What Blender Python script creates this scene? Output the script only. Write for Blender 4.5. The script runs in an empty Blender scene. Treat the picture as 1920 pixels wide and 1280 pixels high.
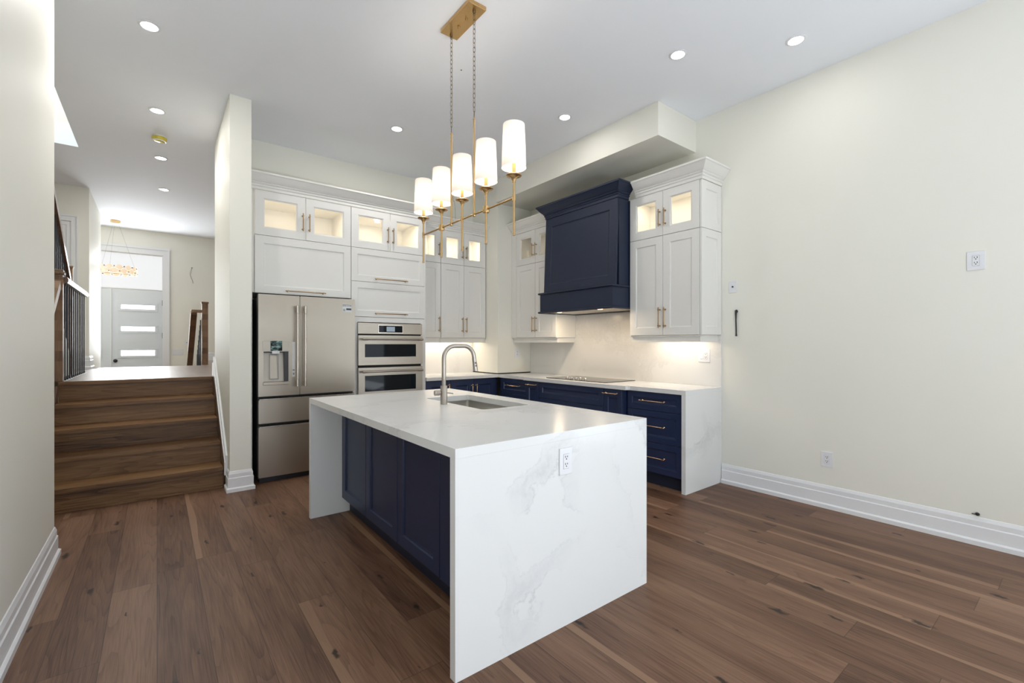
import bpy, bmesh, math, random
from mathutils import Vector, Matrix, noise

S = bpy.context.scene
COL = S.collection
random.seed(7)

# ------------------------------------------------------------------ camera
cd = bpy.data.cameras.new('camera')
cam = bpy.data.objects.new('camera', cd)
COL.objects.link(cam)
cd.sensor_width = 36.0
cd.lens = 16.053
cd.shift_y = 0.0027
cd.clip_start = 0.03
cam.location = (0.0, 0.0, 1.3317)
cam.rotation_euler = (math.radians(90), 0, math.radians(-37.8555))
S.camera = cam

# ------------------------------------------------------------------ view / world / daylight
S.view_settings.view_transform = 'Standard'
S.view_settings.look = 'None'
S.view_settings.gamma = 1.0
S.view_settings.use_curve_mapping = False
S.view_settings.exposure = 0.36

W_ = bpy.data.worlds.new('World')
S.world = W_
W_.use_nodes = True
nt = W_.node_tree
nt.nodes.clear()
out = nt.nodes.new('ShaderNodeOutputWorld')
bgd = nt.nodes.new('ShaderNodeBackground')
tc = nt.nodes.new('ShaderNodeTexCoord')
sx = nt.nodes.new('ShaderNodeSeparateXYZ')
rp = nt.nodes.new('ShaderNodeValToRGB')
rp.color_ramp.elements[0].position = 0.47
rp.color_ramp.elements[0].color = (0.20, 0.24, 0.17, 1)
rp.color_ramp.elements[1].position = 0.56
rp.color_ramp.elements[1].color = (0.80, 0.90, 1.0, 1)
mr = nt.nodes.new('ShaderNodeMapRange')
mr.inputs[1].default_value = -1
mr.inputs[2].default_value = 1
nt.links.new(tc.outputs['Generated'], sx.inputs[0])
nt.links.new(sx.outputs[2], mr.inputs[0])
nt.links.new(mr.outputs[0], rp.inputs[0])
nt.links.new(rp.outputs[0], bgd.inputs[0])
bgd.inputs[1].default_value = 0.7
nt.links.new(bgd.outputs[0], out.inputs[0])


def lamp(name, kind, loc, power, color=(1, 1, 1), size=0.1, size_y=None, rot=(0, 0, 0), parent=None, ploc=(0, 0, 0), spread=None, shape=None):
    l = bpy.data.lights.new(name, kind)
    l.energy = power
    l.color = color
    if kind == 'AREA':
        l.size = size
        if shape:
            l.shape = shape
        if size_y:
            l.shape = 'RECTANGLE'
            l.size_y = size_y
        if spread:
            l.spread = math.radians(spread)
    else:
        l.shadow_soft_size = size
    o = bpy.data.objects.new(name, l)
    COL.objects.link(o)
    o.location = Vector(loc) - Vector(ploc)
    o.rotation_euler = rot
    if parent:
        o.parent = parent
    return o


P_WIN, P_WINR, P_FILL, P_FILLR, P_FOYER, P_SHAFT = 4, 42, 98, 10, 52, 36
P_POT, P_STRIP, P_PUCK, P_BULB, P_HOOD = 7.0, 1.5, 1.3, 3.6, 2.5
COOL, WARM, NEUT = (0.80, 0.89, 1.0), (1.0, 0.80, 0.56), (1.0, 0.97, 0.93)
# daylight through the glazed rear wall (behind the camera), the front door glazing and the stair skylight, plus added ceiling fills
lamp('daylight_rear', 'AREA', (0.70, -2.68, 1.42), P_WIN, COOL, 2.1, 2.5, (math.radians(90), 0, 0))
lamp('ceiling_fill_rear', 'AREA', (0.70, -2.40, 0.30), P_FILL, (0.82, 0.90, 1.0), 2.1, 0.35, (math.radians(90 + 68), 0, 0))  # unseen up-light added low behind the camera to brighten the ceiling
lamp('daylight_right', 'AREA', (4.39, -1.40, 1.42), P_WINR, COOL, 1.8, 2.5, (math.radians(90), 0, math.radians(90)))
lamp('ceiling_fill_right', 'AREA', (4.22, -1.40, 0.30), P_FILLR, (0.82, 0.90, 1.0), 1.8, 0.35, (math.radians(90 + 68), 0, math.radians(90)))  # second added up-light for the ceiling, out of view at the right
lamp('daylight_stair', 'AREA', (-1.3, 5.6, 5.35), P_SHAFT, (0.80, 0.92, 1.0), 0.9, 2.4, (0, 0, 0))

# ------------------------------------------------------------------ materials
def new_mat(name):
    m = bpy.data.materials.new(name)
    m.use_nodes = True
    n = m.node_tree.nodes
    return m, n, m.node_tree.links, n['Principled BSDF']


def paint(name, col, rough=0.5, var=0.02, bump=0.0, scale=6.0, metal=0.0, spec=None, coat=0.0):
    m, n, l, b = new_mat(name)
    geo = n.new('ShaderNodeNewGeometry')
    nz = n.new('ShaderNodeTexNoise')
    nz.inputs['Scale'].default_value = scale
    nz.inputs['Detail'].default_value = 3
    l.new(geo.outputs['Position'], nz.inputs['Vector'])
    mx = n.new('ShaderNodeMix')
    mx.data_type = 'RGBA'
    a = [max(0, c * (1 - var)) for c in col]
    c2 = [min(1, c * (1 + var)) for c in col]
    mx.inputs[6].default_value = (*a, 1)
    mx.inputs[7].default_value = (*c2, 1)
    l.new(nz.outputs[0], mx.inputs[0])
    l.new(mx.outputs[2], b.inputs['Base Color'])
    b.inputs['Roughness'].default_value = rough
    b.inputs['Metallic'].default_value = metal
    if spec is not None:
        b.inputs['Specular IOR Level'].default_value = spec
    if coat:
        b.inputs['Coat Weight'].default_value = coat
    if bump:
        bp = n.new('ShaderNodeBump')
        bp.inputs['Strength'].default_value = bump
        nz2 = n.new('ShaderNodeTexNoise')
        nz2.inputs['Scale'].default_value = scale * 30
        l.new(geo.outputs['Position'], nz2.inputs['Vector'])
        l.new(nz2.outputs[0], bp.inputs['Height'])
        l.new(bp.outputs[0], b.inputs['Normal'])
    return m


def emit(name, col, strength, base=0.8):
    m, n, l, b = new_mat(name)
    b.inputs['Base Color'].default_value = (base, base, base, 1)
    b.inputs['Emission Color'].default_value = (*col, 1)
    b.inputs['Emission Strength'].default_value = strength
    return m


def brushed(name, col, rough, axis):
    """brushed metal: fine streaks run along one axis"""
    m, n, l, b = new_mat(name)
    geo = n.new('ShaderNodeNewGeometry')
    mp = n.new('ShaderNodeMapping')
    sc = [260, 260, 260]
    sc[axis] = 2.0
    mp.inputs['Scale'].default_value = sc
    nz = n.new('ShaderNodeTexNoise')
    nz.inputs['Scale'].default_value = 1.0
    nz.inputs['Detail'].default_value = 2
    l.new(geo.outputs['Position'], mp.inputs[0])
    l.new(mp.outputs[0], nz.inputs['Vector'])
    r = n.new('ShaderNodeMapRange')
    r.inputs[3].default_value = rough - 0.06
    r.inputs[4].default_value = rough + 0.08
    l.new(nz.outputs[0], r.inputs[0])
    l.new(r.outputs[0], b.inputs['Roughness'])
    b.inputs['Base Color'].default_value = (*col, 1)
    b.inputs['Metallic'].default_value = 1.0
    return m


def math_node(n, l, op, a, b=None, c=None):
    k = n.new('ShaderNodeMath')
    k.operation = op
    for i, v in enumerate((a, b, c)):
        if v is None:
            continue
        if isinstance(v, (int, float)):
            k.inputs[i].default_value = v
        else:
            l.new(v, k.inputs[i])
    return k.outputs[0]


def wood(name, ramp, axis, plank_w=None, plank_l=1.8, rough=0.4, grain=1.0, knots=False, coat=0.0, sap=0.0, spec=0.5):
    """wood with growth-ring contours running along `axis` (0=x, 1=y, 2=z); optional planks and knots"""
    m, n, l, b = new_mat(name)
    geo = n.new('ShaderNodeNewGeometry')
    sp = n.new('ShaderNodeSeparateXYZ')
    l.new(geo.outputs['Position'], sp.inputs[0])
    L = sp.outputs[axis]
    others = [i for i in (0, 1, 2) if i != axis]
    A, B = sp.outputs[others[0]], sp.outputs[others[1]]
    M = lambda op, *a: math_node(n, l, op, *a)
    if plank_w:
        ax = M('DIVIDE', A, plank_w)
        idx = M('FLOOR', ax)
        fx = M('FRACT', ax)
        wn = n.new('ShaderNodeTexWhiteNoise')
        wn.noise_dimensions = '1D'
        l.new(idx, wn.inputs['W'])
        ly = M('ADD', M('DIVIDE', L, plank_l), M('MULTIPLY', wn.outputs[0], 7.0))
        row = M('FLOOR', ly)
        fy = M('FRACT', ly)
        cv = n.new('ShaderNodeCombineXYZ')
        l.new(idx, cv.inputs[0])
        l.new(row, cv.inputs[1])
        wn2 = n.new('ShaderNodeTexWhiteNoise')
        wn2.noise_dimensions = '2D'
        l.new(cv.outputs[0], wn2.inputs['Vector'])
        r = wn2.outputs[0]
        seam = M('MINIMUM', M('MINIMUM', fx, M('SUBTRACT', 1.0, fx)), M('MULTIPLY', M('MINIMUM', fy, M('SUBTRACT', 1.0, fy)), plank_l / plank_w))
        seam = M('LESS_THAN', seam, 0.0075)
    else:
        # each board gets its own tone from its place across the flight
        cc = M('ADD', M('FLOOR', M('MULTIPLY', sp.outputs[2], 1 / 0.0975)), 0.0)
        wn = n.new('ShaderNodeTexWhiteNoise')
        wn.noise_dimensions = '1D'
        l.new(cc, wn.inputs['W'])
        r = wn.outputs[0]
        seam = None
    # ring contours
    cv = n.new('ShaderNodeCombineXYZ')
    l.new(M('ADD', M('MULTIPLY', A, 8.5), M('MULTIPLY', r, 61.0)), cv.inputs[0])
    l.new(M('MULTIPLY', L, 0.55), cv.inputs[1])
    l.new(M('ADD', M('MULTIPLY', B, 7.0), M('MULTIPLY', r, 23.0)), cv.inputs[2])
    nz = n.new('ShaderNodeTexNoise')
    nz.inputs['Scale'].default_value = 1.0
    nz.inputs['Detail'].default_value = 1.5
    nz.inputs['Roughness'].default_value = 0.4
    l.new(cv.outputs[0], nz.inputs['Vector'])
    ring = M('FRACT', M('MULTIPLY', nz.outputs[0], 15.0))
    ring = M('POWER', ring, 3.2)
    # fine pores
    cv2 = n.new('ShaderNodeCombineXYZ')
    l.new(M('ADD', M('MULTIPLY', A, 210.0), M('MULTIPLY', r, 91.0)), cv2.inputs[0])
    l.new(M('MULTIPLY', L, 5.0), cv2.inputs[1])
    l.new(M('MULTIPLY', B, 160.0), cv2.inputs[2])
    nf = n.new('ShaderNodeTexNoise')
    nf.inputs['Scale'].default_value = 1.0
    nf.inputs['Detail'].default_value = 3
    l.new(cv2.outputs[0], nf.inputs['Vector'])
    # broad tone
    cv3 = n.new('ShaderNodeCombineXYZ')
    l.new(M('ADD', M('MULTIPLY', A, 9.0), M('MULTIPLY', r, 17.0)), cv3.inputs[0])
    l.new(M('MULTIPLY', L, 1.1), cv3.inputs[1])
    l.new(r, cv3.inputs[2])
    nb = n.new('ShaderNodeTexNoise')
    nb.inputs['Scale'].default_value = 1.0
    nb.inputs['Detail'].default_value = 2
    l.new(cv3.outputs[0], nb.inputs['Vector'])
    t = M('ADD', M('MULTIPLY', r, 0.33), M('MULTIPLY', nb.outputs[0], 0.68))
    t = M('SUBTRACT', t, M('MULTIPLY', ring, 0.17 * grain))
    t = M('ADD', t, M('MULTIPLY', M('SUBTRACT', nf.outputs[0], 0.5), 0.75 * grain))
    cr = n.new('ShaderNodeValToRGB')
    e = cr.color_ramp.elements
    e[0].position, e[0].color = 0.05, (*ramp[0], 1)
    e[1].position, e[1].color = 0.85, (*ramp[2], 1)
    q = e.new(0.42)
    q.color = (*ramp[1], 1)
    l.new(t, cr.inputs[0])
    col = cr.outputs[0]

    def mix(fac, c):
        mx = n.new('ShaderNodeMix')
        mx.data_type = 'RGBA'
        nonlocal col
        l.new(fac, mx.inputs[0])
        l.new(col, mx.inputs[6])
        mx.inputs[7].default_value = (*c, 1)
        col = mx.outputs[2]
    if sap:
        # pale sapwood streaks along one edge of some boards
        wob = n.new('ShaderNodeTexNoise')
        wob.noise_dimensions = '2D'
        wob.inputs['Scale'].default_value = 1.0
        cw = n.new('ShaderNodeCombineXYZ')
        l.new(M('MULTIPLY', L, 0.9), cw.inputs[0])
        l.new(M('MULTIPLY', r, 50), cw.inputs[1])
        l.new(cw.outputs[0], wob.inputs['Vector'])
        edge = M('ADD', fx, M('MULTIPLY', M('SUBTRACT', wob.outputs[0], 0.5), 0.35))
        mask = M('MULTIPLY', M('LESS_THAN', edge, 0.2), M('GREATER_THAN', M('FRACT', M('MULTIPLY', r, 13.7)), 0.62))
        mix(M('MULTIPLY', mask, sap), ramp[3])
    if knots:
        cvk = n.new('ShaderNodeCombineXYZ')
        l.new(M('MULTIPLY', A, 5.5), cvk.inputs[0])
        l.new(M('MULTIPLY', L, 1.7), cvk.inputs[1])
        vz = n.new('ShaderNodeTexVoronoi')
        vz.inputs['Scale'].default_value = 1.0
        vz.voronoi_dimensions = '2D'
        dn = n.new('ShaderNodeTexNoise')
        dn.inputs['Scale'].default_value = 22
        dn.inputs['Detail'].default_value = 4
        l.new(geo.outputs['Position'], dn.inputs['Vector'])
        va = n.new('ShaderNodeVectorMath')
        va.operation = 'SCALE'
        l.new(dn.outputs[1], va.inputs[0])
        va.inputs['Scale'].default_value = 0.24
        vb = n.new('ShaderNodeVectorMath')
        vb.operation = 'ADD'
        l.new(cvk.outputs[0], vb.inputs[0])
        l.new(va.outputs[0], vb.inputs[1])
        l.new(vb.outputs[0], vz.inputs['Vector'])
        sv = n.new('ShaderNodeSeparateColor')
        l.new(vz.outputs['Color'], sv.inputs[0])
        on = M('GREATER_THAN', sv.outputs[0], 0.42)
        d = M('DIVIDE', vz.outputs['Distance'], M('ADD', 0.02, M('MULTIPLY', sv.outputs[1], 0.085)))
        k = n.new('ShaderNodeMapRange')
        k.inputs[1].default_value = 0.5
        k.inputs[2].default_value = 1.15
        k.inputs[3].default_value = 0.9
        k.inputs[4].default_value = 0.0
        l.new(d, k.inputs[0])
        mix(M('MULTIPLY', k.outputs[0], on), (0.012, 0.007, 0.005))
    if seam is not None:
        mix(M('MULTIPLY', seam, 0.6), (0.02, 0.012, 0.008))
    l.new(col, b.inputs['Base Color'])
    rr = n.new('ShaderNodeMapRange')
    rr.inputs[3].default_value = rough - 0.05
    rr.inputs[4].default_value = rough + 0.08
    l.new(nf.outputs[0], rr.inputs[0])
    l.new(rr.outputs[0], b.inputs['Roughness'])
    b.inputs['Specular IOR Level'].default_value = spec
    bp = n.new('ShaderNodeBump')
    bp.inputs['Strength'].default_value = 0.06
    l.new(t, bp.inputs['Height'])
    l.new(bp.outputs[0], b.inputs['Normal'])
    if coat:
        b.inputs['Coat Weight'].default_value = coat
        b.inputs['Coat Roughness'].default_value = 0.38
    return m


def quartz(name, base, vein, amount, rough=0.14, scale=1.15):
    m, n, l, b = new_mat(name)
    M = lambda op, *a: math_node(n, l, op, *a)
    geo = n.new('ShaderNodeNewGeometry')
    nz = n.new('ShaderNodeTexNoise')
    nz.inputs['Scale'].default_value = 1.7
    nz.inputs['Detail'].default_value = 6
    nz.inputs['Roughness'].default_value = 0.62
    l.new(geo.outputs['Position'], nz.inputs['Vector'])
    va = n.new('ShaderNodeVectorMath')
    va.operation = 'SCALE'
    va.inputs['Scale'].default_value = 0.75
    l.new(nz.outputs[1], va.inputs[0])
    vb = n.new('ShaderNodeVectorMath')
    vb.operation = 'ADD'
    l.new(geo.outputs['Position'], vb.inputs[0])
    l.new(va.outputs[0], vb.inputs[1])
    vz = n.new('ShaderNodeTexVoronoi')
    vz.feature = 'DISTANCE_TO_EDGE'
    vz.inputs['Scale'].default_value = scale
    l.new(vb.outputs[0], vz.inputs['Vector'])
    d = vz.outputs['Distance']
    wide = n.new('ShaderNodeMapRange')
    wide.inputs[1].default_value, wide.inputs[2].default_value = 0.0, 0.085
    wide.inputs[3].default_value, wide.inputs[4].default_value = 1.0, 0.0
    l.new(d, wide.inputs[0])
    n2 = n.new('ShaderNodeTexNoise')
    n2.inputs['Scale'].default_value = 26
    n2.inputs['Detail'].default_value = 5
    l.new(vb.outputs[0], n2.inputs['Vector'])
    n3 = n.new('ShaderNodeTexNoise')
    n3.inputs['Scale'].default_value = 1.6
    n3.inputs['Detail'].default_value = 2
    l.new(geo.outputs['Position'], n3.inputs['Vector'])
    on = n.new('ShaderNodeMapRange')
    on.inputs[1].default_value, on.inputs[2].default_value = 0.42, 0.6
    l.new(n3.outputs[0], on.inputs[0])
    thin = n.new('ShaderNodeMapRange')
    thin.inputs[1].default_value, thin.inputs[2].default_value = 0.0, 0.012
    thin.inputs[3].default_value, thin.inputs[4].default_value = 1.0, 0.0
    l.new(M('ABSOLUTE', M('SUBTRACT', d, 0.06)), thin.inputs[0])
    f = M('ADD', M('MULTIPLY', M('MULTIPLY', wide.outputs[0], n2.outputs[0]), 0.75), M('MULTIPLY', M('MULTIPLY', thin.outputs[0], M('POWER', n2.outputs[0], 2.0)), 1.2))
    f = M('MULTIPLY', M('MULTIPLY', f, on.outputs[0]), amount)
    mx = n.new('ShaderNodeMix')
    mx.data_type = 'RGBA'
    l.new(f, mx.inputs[0])
    mx.inputs[6].default_value = (*base, 1)
    mx.inputs[7].default_value = (*vein, 1)
    l.new(mx.outputs[2], b.inputs['Base Color'])
    b.inputs['Roughness'].default_value = rough
    b.inputs['Specular IOR Level'].default_value = 0.35
    return m


def streaked_film(name):
    m, n, l, b = new_mat(name)
    geo = n.new('ShaderNodeNewGeometry')
    mp = n.new('ShaderNodeMapping')
    mp.inputs['Scale'].default_value = (22, 22, 85)
    mp.inputs['Rotation'].default_value = (0, 0.25, 0)
    nz = n.new('ShaderNodeTexNoise')
    nz.inputs['Scale'].default_value = 1.0
    nz.inputs['Detail'].default_value = 3
    nz.inputs['Distortion'].default_value = 0.8
    rmp = n.new('ShaderNodeValToRGB')
    rmp.color_ramp.elements[0].position = 0.47
    rmp.color_ramp.elements[0].color = (0.004, 0.006, 0.006, 1)
    rmp.color_ramp.elements[1].position = 0.66
    rmp.color_ramp.elements[1].color = (0.30, 0.48, 0.46, 1)
    l.new(geo.outputs['Position'], mp.inputs[0])
    l.new(mp.outputs[0], nz.inputs['Vector'])
    l.new(nz.outputs[0], rmp.inputs[0])
    l.new(rmp.outputs[0], b.inputs['Base Color'])
    b.inputs['Roughness'].default_value = 0.25
    b.inputs['Specular IOR Level'].default_value = 0.2
    return m


def pane_mat(name, tint=(1, 1, 1), refl=0.08):
    m, n, l, b = new_mat(name)
    n.remove(b)
    tr = n.new('ShaderNodeBsdfTransparent')
    tr.inputs[0].default_value = (*tint, 1)
    gl = n.new('ShaderNodeBsdfGlossy')
    gl.inputs['Roughness'].default_value = 0.02
    mx = n.new('ShaderNodeMixShader')
    fr = n.new('ShaderNodeFresnel')
    fr.inputs[0].default_value = 1.45
    sc = math_node(n, l, 'ADD', math_node(n, l, 'MULTIPLY', fr.outputs[0], 0.8), refl * 0.2)
    l.new(sc, mx.inputs[0])
    l.new(tr.outputs[0], mx.inputs[1])
    l.new(gl.outputs[0], mx.inputs[2])
    l.new(mx.outputs[0], n['Material Output'].inputs[0])
    return m


def shade_mat(name):
    m, n, l, b = new_mat(name)
    n.remove(b)
    df = n.new('ShaderNodeBsdfDiffuse')
    df.inputs[0].default_value = (0.86, 0.82, 0.78, 1)
    tl = n.new('ShaderNodeBsdfTranslucent')
    geo = n.new('ShaderNodeNewGeometry')
    nz = n.new('ShaderNodeTexNoise')
    nz.inputs['Scale'].default_value = 300
    l.new(geo.outputs['Position'], nz.inputs['Vector'])
    mx0 = n.new('ShaderNodeMix')
    mx0.data_type = 'RGBA'
    l.new(nz.outputs[0], mx0.inputs[0])
    mx0.inputs[6].default_value = (0.92, 0.87, 0.82, 1)
    mx0.inputs[7].default_value = (0.97, 0.93, 0.88, 1)
    l.new(mx0.outputs[2], tl.inputs[0])
    mx = n.new('ShaderNodeMixShader')
    mx.inputs[0].default_value = 0.16
    l.new(df.outputs[0], mx.inputs[1])
    l.new(tl.outputs[0], mx.inputs[2])
    l.new(mx.outputs[0], n['Material Output'].inputs[0])
    return m


WALL = paint('wall_paint', (0.86, 0.842, 0.76), 0.55, 0.012, 0.02, 3)
CEIL = paint('ceiling_paint', (0.90, 0.92, 0.965), 0.8, 0.01)
TRIM = paint('trim_paint', (0.84, 0.84, 0.85), 0.35, 0.01)
CAB = paint('white_cabinet_paint', (0.80, 0.785, 0.75), 0.34, 0.012)
CABIN = paint('cabinet_interior', (0.88, 0.855, 0.79), 0.5, 0.01)
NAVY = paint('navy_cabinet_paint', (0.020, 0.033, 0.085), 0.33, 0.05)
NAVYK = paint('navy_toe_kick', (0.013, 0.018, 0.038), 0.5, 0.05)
HOODM = paint('hood_navy_paint', (0.015, 0.023, 0.050), 0.42, 0.05, spec=0.35)
FLOORM = wood('floor_planks', [(0.055, 0.024, 0.014), (0.150, 0.076, 0.044), (0.255, 0.145, 0.090), (0.32, 0.19, 0.115)], 1, 0.19, 1.75, 0.44, 1.0, True, 0.0, 0.6, 0.3)
HALLM = wood('hall_planks', [(0.10, 0.06, 0.04), (0.19, 0.12, 0.085), (0.30, 0.21, 0.16), (0.34, 0.24, 0.17)], 1, 0.19, 1.75, 0.38, 0.7, False, 0.7, 0.0)
OAKX = wood('stained_oak_x', [(0.040, 0.017, 0.007), (0.150, 0.075, 0.030), (0.27, 0.15, 0.07)], 0, rough=0.42, grain=1.15, spec=0.3)
OAKZ = wood('stained_oak_z', [(0.055, 0.026, 0.012), (0.17, 0.090, 0.045), (0.28, 0.165, 0.09)], 2, rough=0.42, grain=0.8)
OAKY = wood('stained_oak_y', [(0.035, 0.018, 0.012), (0.11, 0.06, 0.038), (0.20, 0.12, 0.075)], 1, rough=0.28, grain=0.8, coat=0.3)
QTZ = quartz('veined_quartz', (0.80, 0.80, 0.79), (0.42, 0.42, 0.44), 0.75, 0.2)
QTZB = quartz('backsplash_quartz', (0.80, 0.785, 0.76), (0.55, 0.53, 0.50), 0.6, 0.2)
STEELX = brushed('stainless_horizontal', (0.395, 0.35, 0.298), 0.32, 0)
STEELZ = brushed('stainless_vertical', (0.66, 0.61, 0.55), 0.25, 2)
SINKM = brushed('sink_steel', (0.56, 0.54, 0.50), 0.30, 1)
NICKEL = brushed('brushed_nickel', (0.46, 0.415, 0.37), 0.36, 2)
BRASS = brushed('satin_brass', (0.60, 0.40, 0.185), 0.28, 2)
PULLM = brushed('brass_pull', (0.44, 0.31, 0.18), 0.32, 2)
PULLB = brushed('polished_brass_pull', (0.80, 0.58, 0.38), 0.22, 2)
CHAINM = paint('aged_brass_chain', (0.24, 0.17, 0.09), 0.4, 0.1, metal=0.9)
BLACK = paint('black_iron', (0.012, 0.012, 0.018), 0.4, 0.1)
DARK = paint('dark_gap', (0.012, 0.011, 0.010), 0.7, 0.1)
FRIDGEB = paint('fridge_dark_casing', (0.05, 0.05, 0.052), 0.5, 0.05)
OVENG = paint('oven_black_glass', (0.006, 0.009, 0.012), 0.04, 0.05, spec=0.13)
HOBG = paint('hob_black_glass', (0.03, 0.027, 0.024), 0.10, 0.05, spec=0.6)
WPLAST = paint('white_plastic', (0.82, 0.82, 0.84), 0.3, 0.01)
SLOT = paint('socket_slot', (0.03, 0.03, 0.03), 0.5, 0.1)
YELLOW = paint('yellow_plastic_cover', (0.62, 0.50, 0.06), 0.25, 0.25, scale=60)
GREYB = paint('grey_plastic', (0.30, 0.30, 0.30), 0.4, 0.05)
PAPER = paint('paper_sticker', (0.75, 0.76, 0.76), 0.5, 0.02)
DISPM = paint('dispenser_panel_paint', (0.50, 0.46, 0.40), 0.35, 0.02, metal=0.3)
INK = paint('sticker_ink', (0.03, 0.04, 0.06), 0.5, 0.2)
FILM = streaked_film('marbled_display_film')
DOORM = paint('front_door_paint', (0.76, 0.80, 0.84), 0.4, 0.01)
PANE = pane_mat('clear_pane')
SHADE = shade_mat('linen_shade')
POTLENS = emit('recessed_lens', (1.0, 0.98, 0.96), 14)
LED = emit('led_strip_glow', (1.0, 0.86, 0.66), 8)
HOODL = emit('hood_lamp_glow', (1.0, 0.62, 0.30), 6)
DAYPANE = emit('daylit_frosted_pane', (0.97, 0.99, 1.0), 2.2)
TRANSOM = emit('daylit_transom_pane', (0.98, 0.99, 1.0), 0.60, 0.15)
DISP = emit('blue_display', (0.45, 0.58, 0.70), 0.36, 0.1)
GLOBE = emit('alabaster_disc_glow', (1.0, 0.76, 0.50), 0.62, 0.25)
BULB = emit('bulb_glow', (1.0, 0.85, 0.62), 12)

# ------------------------------------------------------------------ mesh helpers
WL = {}


def bx(bm, x0, x1, y0, y1, z0, z1, bev=0.0, seg=1):
    v = [bm.verts.new(p) for p in ((x0, y0, z0), (x1, y0, z0), (x1, y1, z0), (x0, y1, z0), (x0, y0, z1), (x1, y0, z1), (x1, y1, z1), (x0, y1, z1))]
    fs = [bm.faces.new([v[i] for i in q]) for q in ((0, 3, 2, 1), (4, 5, 6, 7), (0, 1, 5, 4), (1, 2, 6, 5), (2, 3, 7, 6), (3, 0, 4, 7))]
    if bev:
        es = set()
        for f in fs:
            es.update(f.edges)
        bmesh.ops.bevel(bm, geom=list(es), offset=bev, segments=seg, affect='EDGES', clamp_overlap=True)


def B(*boxes, bev=0.0, seg=1):
    bm = bmesh.new()
    for b in boxes:
        bx(bm, *b, bev=bev, seg=seg)
    return bm


def frame_of(d):
    d = Vector(d).normalized()
    a = Vector((0, 0, 1)) if abs(d.z) < 0.9 else Vector((1, 0, 0))
    u = d.cross(a).normalized()
    return u, d.cross(u).normalized()


def tube(bm, pts, r, seg=12, cap=True, closed=False):
    pts = [Vector(p) for p in pts]
    rs = r if isinstance(r, (list, tuple)) else [r] * len(pts)
    rings = []
    N = len(pts)
    u = None
    for i, p in enumerate(pts):
        if closed:
            d = pts[(i + 1) % N] - pts[i - 1]
        else:
            d = pts[min(i + 1, N - 1)] - pts[max(i - 1, 0)]
        d.normalize()
        if u is None:
            u, w = frame_of(d)
        else:
            u = (u - d * u.dot(d)).normalized()
            w = d.cross(u)
        rings.append([bm.verts.new(p + (u * math.cos(2 * math.pi * k / seg) + w * math.sin(2 * math.pi * k / seg)) * rs[i]) for k in range(seg)])
    for i in range(N if closed else N - 1):
        a, b = rings[i], rings[(i + 1) % N]
        for k in range(seg):
            bm.faces.new((a[k], a[(k + 1) % seg], b[(k + 1) % seg], b[k]))
    if cap and not closed:
        bm.faces.new(rings[0][::-1])
        bm.faces.new(rings[-1])


def lathe(bm, prof, c, d=(0, 0, 1), seg=28, closed=False):
    """profile of (r, h) about axis d through c"""
    c, d = Vector(c), Vector(d).normalized()
    u, w = frame_of(d)
    rings = []
    for r, h in prof:
        if r < 1e-6:
            rings.append([bm.verts.new(c + d * h)])
        else:
            rings.append([bm.verts.new(c + d * h + (u * math.cos(2 * math.pi * k / seg) + w * math.sin(2 * math.pi * k / seg)) * r) for k in range(seg)])
    M_ = len(rings)
    for i in range(M_ if closed else M_ - 1):
        a, b = rings[i], rings[(i + 1) % M_]
        for k in range(seg):
            k2 = (k + 1) % seg
            if len(a) == 1 and len(b) == 1:
                continue
            if len(a) == 1:
                bm.faces.new((a[0], b[k2], b[k]))
            elif len(b) == 1:
                bm.faces.new((a[k], a[k2], b[0]))
            else:
                bm.faces.new((a[k], a[k2], b[k2], b[k]))


def prism(bm, poly, axis, a0, a1):
    """2D polygon extruded along axis; poly coords are the two remaining axes in order"""
    def P(p, t):
        q = list(p)
        q.insert(axis, t)
        return q
    A = [bm.verts.new(P(p, a0)) for p in poly]
    Bv = [bm.verts.new(P(p, a1)) for p in poly]
    n_ = len(poly)
    bm.faces.new(A[::-1])
    bm.faces.new(Bv)
    for i in range(n_):
        bm.faces.new((A[i], A[(i + 1) % n_], Bv[(i + 1) % n_], Bv[i]))


def sweep(bm, path, prof, z0, side=1):
    """moulding: profile (outward, up) swept along an XY path with mitred corners"""
    n_ = len(path)
    rings = []
    for i, p in enumerate(path):
        p = Vector((p[0], p[1]))
        ds = []
        if i > 0:
            ds.append((p - Vector(path[i - 1][:2])).normalized())
        if i < n_ - 1:
            ds.append((Vector(path[i + 1][:2]) - p).normalized())
        ns = [Vector((d.y, -d.x)) * side for d in ds]
        if len(ns) == 2:
            m_ = (ns[0] + ns[1]).normalized()
            m_ = m_ / max(0.2, m_.dot(ns[0]))
        else:
            m_ = ns[0]
        rings.append([bm.verts.new((p.x + m_.x * o, p.y + m_.y * o, z0 + h)) for o, h in prof])
    k = len(prof)
    for i in range(n_ - 1):
        for j in range(k):
            bm.faces.new((rings[i][j], rings[i][(j + 1) % k], rings[i + 1][(j + 1) % k], rings[i + 1][j]))
    bm.faces.new(rings[0])
    bm.faces.new(rings[-1][::-1])


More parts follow.
